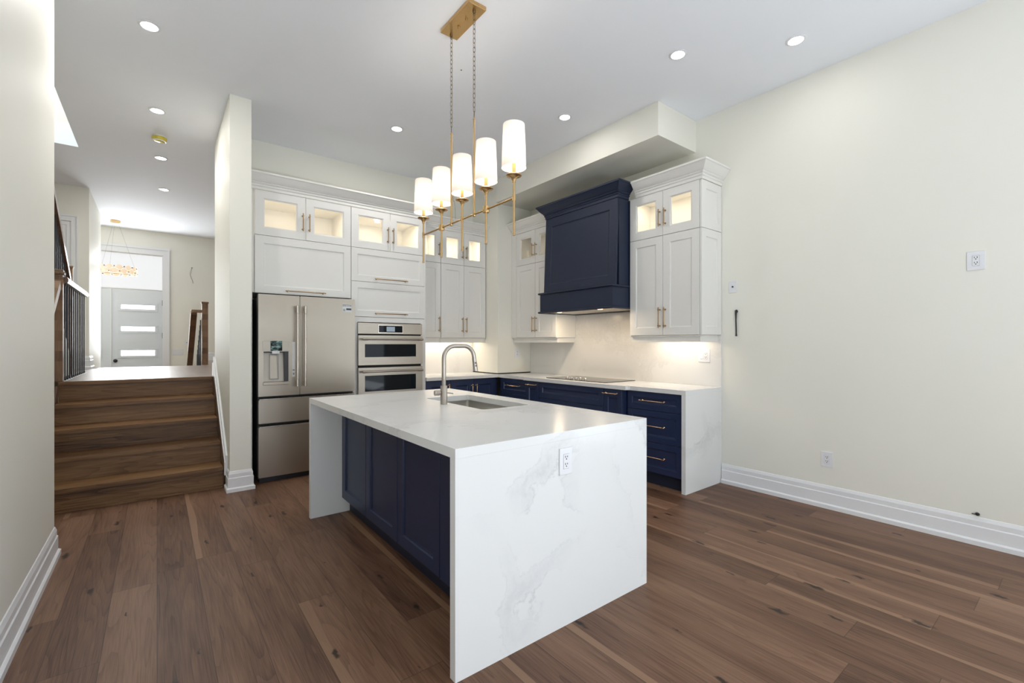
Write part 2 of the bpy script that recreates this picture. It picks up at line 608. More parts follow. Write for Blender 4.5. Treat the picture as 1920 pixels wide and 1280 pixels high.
def obj(name, bm, mat, parent=None, smooth=False, angle=None):
    bmesh.ops.recalc_face_normals(bm, faces=bm.faces[:])
    me = bpy.data.meshes.new(name)
    if len(bm.verts):
        lo = Vector([min(v.co[i] for v in bm.verts) for i in range(3)])
        hi = Vector([max(v.co[i] for v in bm.verts) for i in range(3)])
        c = (lo + hi) / 2
        if parent is None:
            c.z = lo.z
        bmesh.ops.translate(bm, verts=bm.verts[:], vec=-c)
    else:
        c = Vector()
    bm.to_mesh(me)
    bm.free()
    if smooth:
        for p in me.polygons:
            p.use_smooth = True
        if angle is None:
            angle = 40
        try:
            me.set_sharp_from_angle(angle=math.radians(angle))
        except Exception:
            pass
    me.materials.append(mat)
    o = bpy.data.objects.new(name, me)
    COL.objects.link(o)
    WL[o] = c
    if parent:
        o.parent = parent
        o.location = c - WL[parent]
    else:
        o.location = c
    return o


def tag(o, label, cat, group=None):
    o['label'] = label
    o['category'] = cat
    if group:
        o['group'] = group
    return o


def thing(name, label, cat, loc, group=None):
    o = bpy.data.objects.new(name, None)
    COL.objects.link(o)
    o.location = loc
    o.empty_display_size = 0.1
    WL[o] = Vector(loc)
    return tag(o, label, cat, group)


def struct(name, bm, mat, parent=None, smooth=False):
    o = obj(name, bm, mat, parent, smooth)
    if parent is None:
        o['kind'] = 'structure'
    return o


# ------------------------------------------------------------------ dimensions
XL, XR, YB, ZC = -0.51, 4.308, 5.722, 3.587
ZH = 0.975          # raised hall level
YF = 11.65          # front door wall

# ------------------------------------------------------------------ room shell
struct('floor', B((-2.0, XR + 0.15, -2.6, YB + 0.2, -0.12, 0.0)), FLOORM)
# raised hall: near edge at the top of the steps, far edge dropping to the entry
struct('floor_hall', B((-0.70, 0.655, 6.07, 9.35, ZH - 0.25, ZH), (0.655, 2.6, 6.16, YF, ZH - 0.25, ZH), (-1.9, -0.70, 7.36, 8.96, ZH - 0.25, ZH)), HALLM)
struct('floor_entry', B((-1.9, 0.655, 9.35, YF, -0.12, 0.0)), HALLM)
st = bmesh.new()
for i in range(4):
    bx(st, -0.772, 0.655, 9.36 + 0.26 * i, 9.36 + 0.26 * (i + 1), 0.0, ZH - 0.195 * (i + 1))
entry = thing('entry_steps', 'steps down to the front door with oak newel and sloping handrail', 'steps', (-0.06, 9.36, 0))
obj('step_flight', st, OAKX, entry)
struct('ceiling', B((-0.71, XR + 0.15, -2.6, YF + 0.15, ZC, ZC + 0.25), (-2.0, -0.71, -2.6, 4.2, ZC, ZC + 0.25), (-2.0, -0.71, 7.17, YF + 0.15, ZC, ZC + 0.25)), CEIL)
struct('ceiling_bulkhead', B((3.667, XR, 2.51, 5.085, 3.272, ZC - 0.0005)), WALL)
struct('wall_right', B((XR, XR + 0.15, -0.45, YB + 0.2, 0, ZC), (XR, XR + 0.15, -2.6, -2.35, 0, ZC), (XR, XR + 0.15, -2.35, -0.45, 0, 0.12), (XR, XR + 0.15, -2.35, -0.45, 2.72, ZC)), WALL)
struct('wall_left', B((-0.65, XL, -2.6, 4.03, 0, ZC)), WALL)
struct('wall_kitchen', B((0.69, XR, YB, YB + 0.15, 0, ZC)), WALL)
struct('wall_column', B((0.516, 0.688, 4.807, 6.15, 0, ZC)), WALL)
# rear wall (behind the camera) and the right wall's window, both glazed openings
struct('wall_rear', B((-0.65, -0.42, -2.6, -2.45, 0, ZC), (1.82, XR, -2.6, -2.45, 0, ZC), (-0.42, 1.82, -2.6, -2.45, 2.72, ZC), (-0.42, 1.82, -2.6, -2.45, 0, 0.12)), WALL)
wf = bmesh.new()
for x in (-0.41, 0.66, 1.73):
    bx(wf, x, x + 0.08, -2.57, -2.48, 0.12, 2.72)
bx(wf, -0.41, 1.81, -2.57, -2.48, 0.12, 0.20)
bx(wf, -0.41, 1.81, -2.57, -2.48, 2.64, 2.72)
struct('window_1', wf, TRIM)
wf = bmesh.new()
for y in (-2.34, -0.54):
    bx(wf, XR + 0.02, XR + 0.10, y, y + 0.08, 0.12, 2.72)
bx(wf, XR + 0.02, XR + 0.10, -2.34, -0.46, 0.12, 0.20)
bx(wf, XR + 0.02, XR + 0.10, -2.34, -0.46, 2.64, 2.72)
struct('window_4', wf, TRIM)
# stair side walls, shaft over the stair opening
struct('wall_stair', B((-2.05, -1.9, 4.03, YF, 0, ZC)), WALL)
struct('wall_stair_front', B((-1.9, -0.65, 3.88, 4.03, 0, ZC)), WALL)
struct('wall_shaft', B((-2.05, -1.9, 4.2, 7.17, ZC + 0.25, 5.5), (-0.71, -0.56, 4.2, 7.17, ZC + 0.25, 5.5), (-2.05, -0.56, 4.05, 4.2, ZC + 0.25, 5.5), (-2.05, -0.56, 7.17, 7.32, ZC + 0.25, 5.5), (-2.05, -0.56, 4.05, 7.32, 5.5, 5.6)), WALL)
# hall / entry walls
struct('wall_hall_left', B((-1.9, -0.92, 8.96, 9.10, 0, ZC), (-0.92, -0.775, 8.96, 10.66, 0, ZC)), WALL)
struct('wall_hall_right', B((2.6, 2.75, 5.88, YF, 0, ZC)), WALL)
struct('wall_front', B((-2.05, -1.20, YF, YF + 0.15, 0, ZC), (0.10, 2.75, YF, YF + 0.15, 0, ZC), (-1.20, 0.10, YF, YF + 0.15, 3.12, ZC)), WALL)

# stone-clad corner chase; black block paints shade into the open joint above the counter
ch = struct('wall_chase', B((3.705, XR, 5.09, YB, 0.934, ZC - 0.0005)), WALL)
obj('joint_shade_fill', B((3.712, XR, 5.097, YB, 0.921, 0.934)), DARK, ch)

BASEP = [(0, 0), (0.028, 0), (0.028, 0.030), (0.020, 0.038), (0.016, 0.040), (0.016, 0.122), (0.011, 0.128), (0.011, 0.160), (0.004, 0.182), (0, 0.185)]
bm = bmesh.new()
sweep(bm, [(XR, 2.235), (XR, -0.45)], BASEP, 0, side=1)
struct('baseboard_right', bm, TRIM)
bm = bmesh.new()
sweep(bm, [(XL, -2.45), (XL, 4.03), (-0.65, 4.03)], BASEP, 0, side=1)
struct('baseboard_left', bm, TRIM)
bm = bmesh.new()
sweep(bm, [(0.516, 4.97), (0.516, 4.807), (0.688, 4.807), (0.688, 4.9)], BASEP, 0, side=1)
struct('baseboard_column', bm, TRIM)
bm = bmesh.new()
sweep(bm, [(-1.9, 8.96), (-0.775, 8.96), (-0.775, 9.34)], BASEP, ZH, side=1)
struct('baseboard_hall', bm, TRIM)
bm = bmesh.new()
sweep(bm, [(0.67, YF), (2.6, YF)], BASEP, ZH, side=1)
struct('baseboard_entry', bm, TRIM)
# sloped skirting beside the steps, running level along the hall
bm = bmesh.new()
for off, zt in ((0.020, 0.0), (0.013, 0.055)):
    lo = 0.05 if off == 0.020 else 0.05 + zt
prof = [(4.965, 0.12), (4.965, 0.30), (6.05, ZH + 0.215), (6.15, ZH + 0.215), (6.15, ZH), (6.05, ZH - 0.03)]
prism(bm, prof, 0, 0.500, 0.516)
prof2 = [(4.965, 0.12), (4.965, 0.235), (6.05, ZH + 0.15), (6.15, ZH + 0.15), (6.15, ZH), (6.05, ZH - 0.03)]
prism(bm, prof2, 0, 0.490, 0.500)
struct('trim_1', bm, TRIM)

# ------------------------------------------------------------------ recessed ceiling lights
pots = [(-0.043, 4.129, 'round recessed ceiling light in front of the white column, nearest the left wall'),
        (0.002, 5.580, 'round recessed ceiling light beside the white column, before the yellow detector'),
        (0.038, 6.974, 'round recessed ceiling light in the hall just beyond the yellow detector'),
        (0.082, 8.363, 'round recessed ceiling light deepest in the hall, nearest the front door'),
        (1.980, 4.511, 'round recessed ceiling light in front of the oven and fridge cabinets'),
        (3.194, 3.256, 'round recessed ceiling light alongside the bulkhead, above the cooktop side'),
        (3.201, 2.014, 'round recessed ceiling light past the near end of the bulkhead'),
        (3.740, 1.382, 'round recessed ceiling light closest to the bare right wall')]
for x, y, lab in pots:
    t = thing('recessed_light', lab, 'ceiling light', (x, y, ZC), 'recessed ceiling lights')
    bm = bmesh.new()
    lathe(bm, [(0.050, -0.001), (0.066, -0.001), (0.067, -0.004), (0.062, -0.007), (0.050, -0.007)], (x, y, ZC), closed=True)
    obj('trim_ring', bm, WPLAST, t, True)
    bm = bmesh.new()
    lathe(bm, [(0.0, -0.002), (0.0495, -0.002), (0.0495, -0.006), (0.0, -0.006)], (x, y, ZC))
    obj('lens', bm, POTLENS, t, True)
    lamp('recessed_lamp', 'AREA', (x, y, ZC - 0.009), P_POT * (0.2 if y < 2.2 else 0.35 if x > 3 else 1.0), NEUT, 0.09, parent=t, ploc=(x, y, ZC), shape='DISK')

# smoke detector still in its yellow cover
t = thing('smoke_detector', 'yellow plastic-covered smoke detector on the hall ceiling', 'smoke detector', (0.02, 6.268, ZC))
bm = bmesh.new()
lathe(bm, [(0, 0), (0.062, 0), (0.062, -0.012), (0, -0.012)], (0.02, 6.268, ZC - 0.0006))
obj('base_plate', bm, WPLAST, t, True)
bm = bmesh.new()
lathe(bm, [(0.066, -0.012), (0.068, -0.03), (0.060, -0.048), (0.035, -0.056), (0, -0.058)], (0.02, 6.268, ZC))
obj('cover', bm, YELLOW, t, True)
bm = bmesh.new()
lathe(bm, [(0.06, -0.049), (0.0665, -0.052), (0.06, -0.056), (0.05, -0.054)], (0.02, 6.268, ZC), closed=True)
obj('rim', bm, WPLAST, t, True)

# ------------------------------------------------------------------ doors and fronts
ZV = Vector((0, 0, 1))
BACK = (Vector((1, 0, 0)), ZV, Vector((0, -1, 0)))    # fronts on the far kitchen wall
SIDE = (Vector((0, 1, 0)), ZV, Vector((-1, 0, 0)))    # fronts facing left (range wall, island)
NEAR = (Vector((1, 0, 0)), ZV, Vector((0, -1, 0)))


def shaker(o, fr, w, h, t=0.02, st=0.078, rec=0.009, bev=0.012, hole=False, gap=0.0022, stz=None):
    """recessed-panel front; o = lower corner on the back plane; hole=True leaves the middle open"""
    u, v, n_ = fr
    o = Vector(o)
    stz = st if stz is None else stz
    bm = bmesh.new()

    def ring(mx, mz, d):
        return [bm.verts.new(o + u * a + v * b_ + n_ * d) for a, b_ in ((mx, mz), (w - mx, mz), (w - mx, h - mz), (mx, h - mz))]
    e = 0.0015
    rings = [ring(gap, gap, 0), ring(gap, gap, t - e), ring(gap + e, gap + e, t), ring(st, stz, t), ring(st + bev * 0.25, stz + bev * 0.25, t - rec * 0.75), ring(st + bev, stz + bev, t - rec)]
    if hole:
        rings.append(ring(st + bev, stz + bev, 0))
    for a, b_ in zip(rings, rings[1:]):
        for k in range(4):
            bm.faces.new((a[k], a[(k + 1) % 4], b_[(k + 1) % 4], b_[k]))
    if hole:
        a, b_ = rings[-1], rings[0]
        for k in range(4):
            bm.faces.new((a[k], a[(k + 1) % 4], b_[(k + 1) % 4], b_[k]))
    else:
        bm.faces.new(rings[-1])
        bm.faces.new(rings[0][::-1])
    return bm


def pull(c, along, n_, L, parent, r=0.0055, off=0.030, inset=0.022, mat=None):
    """bar pull with two posts; c = centre on the front's face"""
    c, a, n_ = Vector(c), Vector(along), Vector(n_)
    bm = bmesh.new()
    h = L / 2
    prof = [(0, -h), (r * 1.15, -h), (r * 1.15, -h + 0.007), (r * 0.8, -h + 0.009), (r * 0.8, -h + 0.012), (r * 1.05, -h + 0.014), (r * 1.05, h - 0.014), (r * 0.8, h - 0.012), (r * 0.8, h - 0.009), (r * 1.15, h - 0.007), (r * 1.15, h), (0, h)]
    lathe(bm, prof, c + n_ * off, a, 10)
    for s in (-1, 1):
        p = c + a * s * (h - inset)
        lathe(bm, [(0, 0), (r * 1.7, 0), (r * 1.7, 0.003), (r * 0.95, 0.006), (r * 0.95, off - 0.008), (r * 1.5, off - 0.005), (r * 1.5, off + 0.005), (0, off + 0.006)], p, n_, 10)
    return obj('handle', bm, mat or PULLM, parent, True)


def carcass(parent, x0, x1, y0, y1, z0, z1, fr, shelves=(), t=0.018, mat=None):
    """hollow cabinet box open at the front"""
    bs = []
    if fr is BACK:
        bs += [(x0, x0 + t, y0, y1, z0, z1), (x1 - t, x1, y0, y1, z0, z1), (x0 + t, x1 - t, y1 - t, y1, z0, z1)]
        for z in (z0, z1 - t) + tuple(shelves):
            bs.append((x0 + t, x1 - t, y0, y1 - t, z, z + t))
    else:
        bs += [(x0, x1, y0, y0 + t, z0, z1), (x0, x1, y1 - t, y1, z0, z1), (x1 - t, x1, y0 + t, y1 - t, z0, z1)]
        for z in (z0, z1 - t) + tuple(shelves):
            bs.append((x0, x1 - t, y0 + t, y1 - t, z, z + t))
    return obj('carcass', B(*bs), mat or CABIN, parent)


def front(parent, name, o, fr, w, h, mat, glass=False, handle=None, hl=0.17, **kw):
    if mat is NAVY:
        kw.setdefault('bev', 0.02)
        kw.setdefault('rec', 0.012)
    """door / drawer front with optional pane and pull. handle = (u, v, 'u'|'v') centre on the front"""
    d = obj(name, shaker(o, fr, w, h, hole=glass, **kw), mat, parent)
    u, v, n_ = fr
    t = kw.get('t', 0.02)
    if glass:
        st = kw.get('st', 0.078) + 0.010
        bm = bmesh.new()
        o_ = Vector(o)
        a, b_ = o_ + u * st + v * st + n_ * 0.004, o_ + u * (w - st) + v * (h - st) + n_ * 0.007
        lo = [min(a[i], b_[i]) for i in range(3)]
        hi = [max(a[i], b_[i]) for i in range(3)]
        bx(bm, lo[0], hi[0], lo[1], hi[1], lo[2], hi[2])
        obj('glass_pane', bm, PANE, d)
    if handle:
        hu, hv, ax = handle
        c = Vector(o) + u * hu + v * hv + n_ * t
        pull(c, u if ax == 'u' else v, n_, hl, d, mat=PULLB if mat is NAVY else PULLM)
    return d


ZD, ZS, ZT = 1.42, 2.41, 2.855      # door bottom, split, door top of the wall cabinets
CROWN = [(0, 0), (0.006, 0), (0.006, 0.026), (0.013, 0.031), (0.016, 0.040), (0.013, 0.049), (0.020, 0.053), (0.026, 0.060), (0.026, 0.066), (0.036, 0.073), (0.050, 0.088), (0.066, 0.110), (0.080, 0.130), (0.090, 0.136), (0.090, 0.152), (0, 0.152)]


def puck(parent, x, y, z, power, size=0.05):
    bm = bmesh.new()
    lathe(bm, [(0, 0), (0.032, 0), (0.032, -0.006), (0.024, -0.008), (0, -0.008)], (x, y, z))
    obj('puck_light', bm, LED, parent, True)
    lamp('puck_lamp', 'AREA', (x, y, z - 0.012), power, (1.0, 0.90, 0.76), size, parent=parent, ploc=WL[parent], shape='DISK')


# --- tall cabinet over the refrigerator
YT = 5.07
FX0, FX1 = 0.752, 1.690
t = thing('fridge_cabinet', 'white tall cabinet surrounding and above the steel refrigerator', 'cabinet', (1.2, 5.4, 0))
carcass(t, FX0 - 0.018, FX1 - 0.001, YT + 0.02, YB - 0.002, 1.842, ZT, BACK, (ZS - 0.009,))
obj('side_panel', B((0.715, 0.733, YT, YB - 0.002, 0, ZT)), CAB, t)
wd = (FX1 - FX0) / 2
front(t, 'door', (FX0, YT + 0.02, ZS), BACK, wd, ZT - ZS, CAB, True, (wd - 0.030, 0.180, 'v'), 0.18)
front(t, 'door', (FX0 + wd, YT + 0.02, ZS), BACK, wd, ZT - ZS, CAB, True, (0.034, 0.180, 'v'), 0.18)
front(t, 'lift_door', (FX0, YT + 0.02, 1.835), BACK, FX1 - FX0, ZS - 1.835, CAB, False, ((FX1 - FX0) / 2, 0.036, 'u'), 0.39)
puck(t, FX0 + wd * 0.55, 5.19, ZT - 0.019, P_PUCK * 0.8)
puck(t, FX0 + wd * 1.5, 5.19, ZT - 0.019, P_PUCK * 0.8)

# --- tall oven cabinet
OX0, OX1 = 1.692, 2.597
t = thing('oven_cabinet', 'white tall cabinet with two lift-up doors above the double wall oven', 'cabinet', (2.14, 5.4, 0))
T = 0.018
obj('carcass', B((OX0 + 0.019, OX0 + 0.037, YT + 0.02, YB - 0.002, 0.1, 1.64), (OX0, OX0 + T, YT + 0.02, YB - 0.002, 1.845, ZT), (OX1 - T, OX1, YT, YB - 0.002, 0.1, ZT), (OX0 + 0.04, OX1 - T, YB - 0.02, YB - 0.002, 0.1, ZT),
    (OX0 + 0.04, OX1 - T, YT + 0.02, YB - 0.02, 1.60, 1.618), (OX0 + T, OX1 - T, YT + 0.02, YB - 0.02, 2.03, 2.048), (OX0 + T, OX1 - T, YT + 0.02, YB - 0.02, ZS - 0.009, ZS + 0.009), (OX0 + T, OX1 - T, YT + 0.02, YB - 0.02, ZT - T, ZT), (OX0 + 0.04, OX1 - T, YT + 0.02, YB - 0.02, 0.68, 0.698)), CABIN, t)
obj('face_frame', B((OX0 + 0.02, 1.762, YT, YT + 0.02, 0.70, 1.638), (2.536, OX1 - 0.0185, YT, YT + 0.02, 0.70, 1.638), (1.762, 2.536, YT, YT + 0.02, 1.582, 1.638)), CAB, t)
obj('side_panel', B((1.693, 1.709, YT + 0.0205, YB - 0.002, 0, 1.638)), CAB, t)
obj('edge_panel', B((OX1 - 0.018, OX1, YT - 0.001, YT + 0.001, 0.1, ZT)), CAB, t)
wd = (OX1 - OX0 - 0.004) / 2
front(t, 'door', (OX0, YT + 0.02, ZS), BACK, wd, ZT - ZS, CAB, True, (wd - 0.030, 0.180, 'v'), 0.18)
front(t, 'door', (OX0 + wd, YT + 0.02, ZS), BACK, wd, ZT - ZS, CAB, True, (0.034, 0.180, 'v'), 0.18)
front(t, 'lift_door', (OX0, YT + 0.02, 2.035), BACK, wd * 2, ZS - 2.035, CAB, False, (wd + 0.01, 0.040, 'u'), 0.40, st=0.07)
front(t, 'lift_door', (OX0, YT + 0.02, 1.640), BACK, wd * 2, 0.395, CAB, False, (wd + 0.01, 0.042, 'u'), 0.40, st=0.07)
front(t, 'drawer', (OX0 + 0.02, YT + 0.02, 0.10), BACK, wd * 2 - 0.02, 0.575, CAB, False, (wd, 0.5, 'u'), 0.40)
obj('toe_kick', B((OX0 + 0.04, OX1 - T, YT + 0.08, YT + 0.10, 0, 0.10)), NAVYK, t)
puck(t, OX0 + wd * 0.90, 5.36, ZT - 0.019, P_PUCK * 0.8)
puck(t, OX0 + wd * 1.5, 5.19, ZT - 0.019, P_PUCK * 0.8)

# --- wall cabinets over the far counter
YU = 5.38
def wall_cab(name, label, fr, a0, a1, doors, handles, lit, plane, back, vside=None, interior=None):
    """a0..a1 along the wall; doors = list of (start, end); handles = side of the pull for each door"""
    u, v, n_ = fr
    if fr is BACK:
        t_ = thing(name, label, 'cabinet', ((a0 + a1) / 2, (plane + back) / 2, ZD - 0.065))
        carcass(t_, a0 + 0.0005, a1 - 0.0005, plane, back, ZD, ZT, fr, (ZS - 0.009,))
        obj('valance', B((a0 + 0.002, a1 - 0.006, plane + 0.012, plane + 0.03, ZD - 0.065, ZD - 0.0005)), CAB, t_)
        obj('light_rail', B((a0 + 0.002, a1 - 0.002, plane - 0.012, plane + 0.03, ZD - 0.012, ZD - 0.0005), bev=0.003), CAB, t_)
    else:
        t_ = thing(name, label, 'cabinet', ((plane + back) / 2, (a0 + a1) / 2, ZD - 0.065))
        carcass(t_, plane, back, a0 + 0.0005, a1 - 0.0005, ZD, ZT, fr, (ZS - 0.009,))
        obj('valance', B((plane + 0.012, plane + 0.03, a0 + 0.012, a1 - 0.002, ZD - 0.065, ZD - 0.0005), (plane + 0.03, back, a0 + 0.012, a0 + 0.03, ZD - 0.065, ZD - 0.0005)), CAB, t_)
        obj('light_rail', B((plane - 0.012, plane + 0.03, a0 + 0.001, a1 - 0.002, ZD - 0.012, ZD - 0.0005), bev=0.003), CAB, t_)
    for (d0, d1), hs in zip(doors, handles):
        o_ = (d0, plane, 0) if fr is BACK else (plane, d0, 0)
        w_ = d1 - d0
        hu = w_ - 0.030 if hs > 0 else 0.032
        front(t_, 'door', (o_[0], o_[1], ZS), fr, w_, ZT - ZS, CAB, True, (hu, 0.175, 'v'), 0.17)
        front(t_, 'door', (o_[0], o_[1], ZD), fr, w_, ZS - ZD, CAB, False, (hu, 0.175, 'v'), 0.205)
        if lit:
            m_ = (d0 + d1) / 2
            if fr is BACK:
                puck(t_, m_, plane + 0.10, ZT - 0.019, lit)
            else:
                puck(t_, plane + 0.10, m_, ZT - 0.019, lit)
    return t_


wall_cab('wall_cabinet', 'narrow white single-door upper cabinet beside the oven tower', BACK, 2.599, 2.972, [(2.605, 2.971)], [1], P_PUCK * 0.55, YU, YB - 0.002)
wall_cab('wall_cabinet', 'white two-door upper cabinet above the lit counter, beside the corner chase', BACK, 2.973, 3.702, [(2.973, 3.330), (3.330, 3.690)], [1, -1], P_PUCK * 0.55, YU, YB - 0.002)
XU = 3.97
ca = wall_cab('wall_cabinet', 'white upper cabinet between the corner chase and the navy hood', SIDE, 4.182, 5.085, [(4.184, 4.585), (4.585, 4.985)], [1, -1], P_PUCK * 0.35, XU, XR - 0.002)  # pucks added to brighten the glass of an unlit cabinet
obj('filler_strip', B((XU - 0.019, XU - 0.001, 4.987, 5.087, ZD, ZT)), CAB, ca)
cb = wall_cab('wall_cabinet', 'white upper cabinet right of the navy hood with panelled end', SIDE, 2.262, 3.052, [(2.264, 2.652), (2.652, 3.050)], [1, -1], P_PUCK * 0.5, XU, XR - 0.002)
# panelled end of that cabinet
EN = (Vector((1, 0, 0)), ZV, Vector((0, -1, 0)))
obj('end_panel', shaker((XU - 0.018, 2.2615, ZS), EN, XR - XU + 0.016, ZT - ZS, t=0.02, st=0.075), CAB, cb)
obj('end_panel', shaker((XU - 0.018, 2.2615, ZD), EN, XR - XU + 0.016, ZS - ZD, t=0.02, st=0.075), CAB, cb)

bm = bmesh.new()
sweep(bm, [(0.693, YT - 0.001), (OX1, YT - 0.001), (OX1, YU - 0.021), (3.703, YU - 0.021)], CROWN, ZT + 0.001, side=1)
tag(obj('crown_moulding', bm, CAB), 'white stepped crown moulding along the fridge, oven and far upper cabinets', 'moulding')
bm = bmesh.new()
sweep(bm, [(XU - 0.02, 2.9735), (XU - 0.02, 2.2405), (XR - 0.001, 2.2405)], CROWN, ZT + 0.001, side=1)
tag(obj('crown_moulding', bm, CAB), 'white crown moulding wrapping the panelled upper cabinet near the bare wall', 'moulding')
bm = bmesh.new()
sweep(bm, [(XU - 0.02, 5.086), (XU - 0.02, 4.2645)], CROWN, ZT + 0.001, side=1)
tag(obj('crown_moulding', bm, CAB), 'short white crown moulding between the corner chase and the navy hood', 'moulding')

# under-cabinet light bars
def light_bar(label, x0, x1, y0, y1, power, rotz=0):
    z = ZD - 0.0015
    t_ = thing('light_bar', label, 'light bar', ((x0 + x1) / 2, (y0 + y1) / 2, z - 0.012), 'under-cabinet light bars')
    obj('housing', B((x0, x1, y0, y1, z - 0.012, z)), WPLAST, t_)
    obj('diffuser', B((x0 + 0.003, x1 - 0.003, y0 + 0.003, y1 - 0.003, z - 0.015, z - 0.0122)), LED, t_)
    lamp('bar_lamp', 'AREA', ((x0 + x1) / 2, (y0 + y1) / 2, z - 0.018), power, (1.0, 0.88, 0.74), x1 - x0, y1 - y0, (0, 0, 0), t_, WL[t_])


light_bar('warm light bar hidden under the upper cabinets by the oven tower', 2.66, 3.64, 5.58, 5.61, P_STRIP)
light_bar('warm light bar under the panelled upper cabinet near the bare wall', 4.15, 4.18, 2.36, 2.92, P_STRIP * 0.75)

# ------------------------------------------------------------------ refrigerator
FY = 4.90
t = thing('refrigerator', 'stainless steel french-door refrigerator with water dispenser and two freezer drawers', 'refrigerator', (1.22, 5.3, 0))
obj('body', B((0.766, 1.676, FY + 0.075, YB - 0.03, 0.03, 1.785)), FRIDGEB, t)
for x0, x1 in ((0.78, 0.86), (1.58, 1.66)):
    obj('hinge_cover', B((x0, x1, FY + 0.072, FY + 0.14, 1.787, 1.806)), FRIDGEB, t)
Z0, Z1 = 0.832, 1.812
# left door is built round the dispenser recess
bm = B((0.759, 0.803, FY, FY + 0.07, Z0, Z1), (1.021, 1.122, FY, FY + 0.07, Z0, Z1), (0.803, 1.021, FY, FY + 0.07, Z0, 0.968), (0.803, 1.021, FY, FY + 0.07, 1.262, Z1), (0.803, 1.021, FY + 0.055, FY + 0.07, 0.968, 1.262))
bmesh.ops.remove_doubles(bm, verts=bm.verts[:], dist=1e-5)
d = obj('door', bm, STEELX, t)
for x0, x1 in ((0.795, 0.862), (0.964, 1.027)):
    obj('dispenser_panel', B((x0, x1, FY - 0.004, FY - 0.0003, 1.270, 1.362), bev=0.0012), DISPM, d)
obj('dispenser_screen', B((0.8625, 0.9635, FY - 0.005, FY - 0.0003, 1.268, 1.364)), FILM, d)
bm = bmesh.new()
prism(bm, [(FY + 0.0545, 0.970), (FY + 0.0545, 1.25), (FY + 0.045, 1.25), (FY + 0.025, 0.970)], 0, 0.806, 0.984)
obj('dispenser_backplate', bm, DISPM, d)
bm = B((0.985, 1.0205, FY + 0.004, FY + 0.0545, 0.970, 1.261), (0.806, 0.984, FY + 0.01, FY + 0.0445, 1.2515, 1.2605))  # dark side and top pieces of the recess
obj('dispenser_dark_lining', bm, FRIDGEB, d)
bm = bmesh.new()
prism(bm, [(FY + 0.0235, 1.0), (FY + 0.0435, 1.225), (FY + 0.0385, 1.225), (FY + 0.0185, 1.0)], 0, 0.862, 0.930)
obj('paddle', bm, STEELX, d)
bm = bmesh.new()
for x0, x1, z0, z1 in ((0.856, 0.936, 1.228, 1.234), (0.856, 0.936, 0.990, 0.996), (0.856, 0.861, 0.996, 1.228), (0.931, 0.936, 0.996, 1.228)):
    bx(bm, x0, x1, FY + 0.010, FY + 0.016, z0, z1)
obj('paddle_frame', bm, GREYB, d)
obj('nozzle_tag', B((0.875, 0.941, FY - 0.006, FY - 0.003, 1.240, 1.266)), PAPER, d)
obj('drip_tray', B((0.796, 1.027, FY - 0.010, FY - 0.0003, 0.938, 0.967), bev=0.003), STEELX, d)
obj('energy_label', B((1.054, 1.081, FY - 0.0015, FY - 0.0003, 1.010, 1.355)), PAPER, d)
obj('energy_label_print', B((1.058, 1.077, FY - 0.0022, FY - 0.0016, 1.07, 1.085), (1.060, 1.075, FY - 0.0022, FY - 0.0016, 1.03, 1.05)), GREYB, d)


def fridge_handle(x, parent):
    bm = bmesh.new()
    lathe(bm, [(0, 0.917), (0.0135, 0.917), (0.0135, 0.990), (0.0105, 0.992), (0.0105, 1.635), (0.0135, 1.637), (0.0135, 1.712), (0, 1.712)], (x, FY - 0.05, 0), seg=16)
    for z in (0.955, 1.675):
        tube(bm, [(x, FY - 0.05, z), (x, FY - 0.0002, z)], 0.010, 12)
    obj('handle', bm, STEELZ, parent, True)


fridge_handle(1.093, d)
bm = B((1.126, 1.677, FY, FY + 0.07, Z0, Z1), bev=0.006, seg=2)
d = obj('door', bm, STEELX, t)
fridge_handle(1.166, d)
st_ = obj('sticker', B((1.542, 1.638, FY - 0.0015, FY - 0.0003, 1.672, 1.752)), PAPER, d)
bm = bmesh.new()
for x0, x1, z0, z1 in ((1.545, 1.634, 1.744, 1.749), (1.545, 1.56, 1.733, 1.738), (1.565, 1.58, 1.733, 1.738), (1.583, 1.634, 1.731, 1.734), (1.629, 1.634, 1.734, 1.744), (1.583, 1.636, 1.694, 1.713), (1.552, 1.556, 1.680, 1.705), (1.560, 1.562, 1.680, 1.705), (1.566, 1.570, 1.680, 1.705)):
    bx(bm, x0, x1, FY - 0.0022, FY - 0.0016, z0, z1)
obj('sticker_print', bm, INK, st_)
for z0, z1 in ((0.572, 0.800), (0.055, 0.537)):
    d = obj('freezer_drawer', B((0.762, 1.677, FY, FY + 0.07, z0, z1), bev=0.005, seg=2), STEELX, t)
    bm = bmesh.new()
    prism(bm, [(FY + 0.004, z1 - 0.003), (FY - 0.013, z1 + 0.002), (FY - 0.013, z1 + 0.008), (FY + 0.01, z1 + 0.014), (FY + 0.05, z1 + 0.014), (FY + 0.05, z1)], 0, 0.768, 1.671)
    obj('grip_rail', bm, STEELZ, d)
obj('kick_plate', B((0.775, 1.668, FY + 0.05, FY + 0.07, 0.0, 0.05)), BLACK, t)

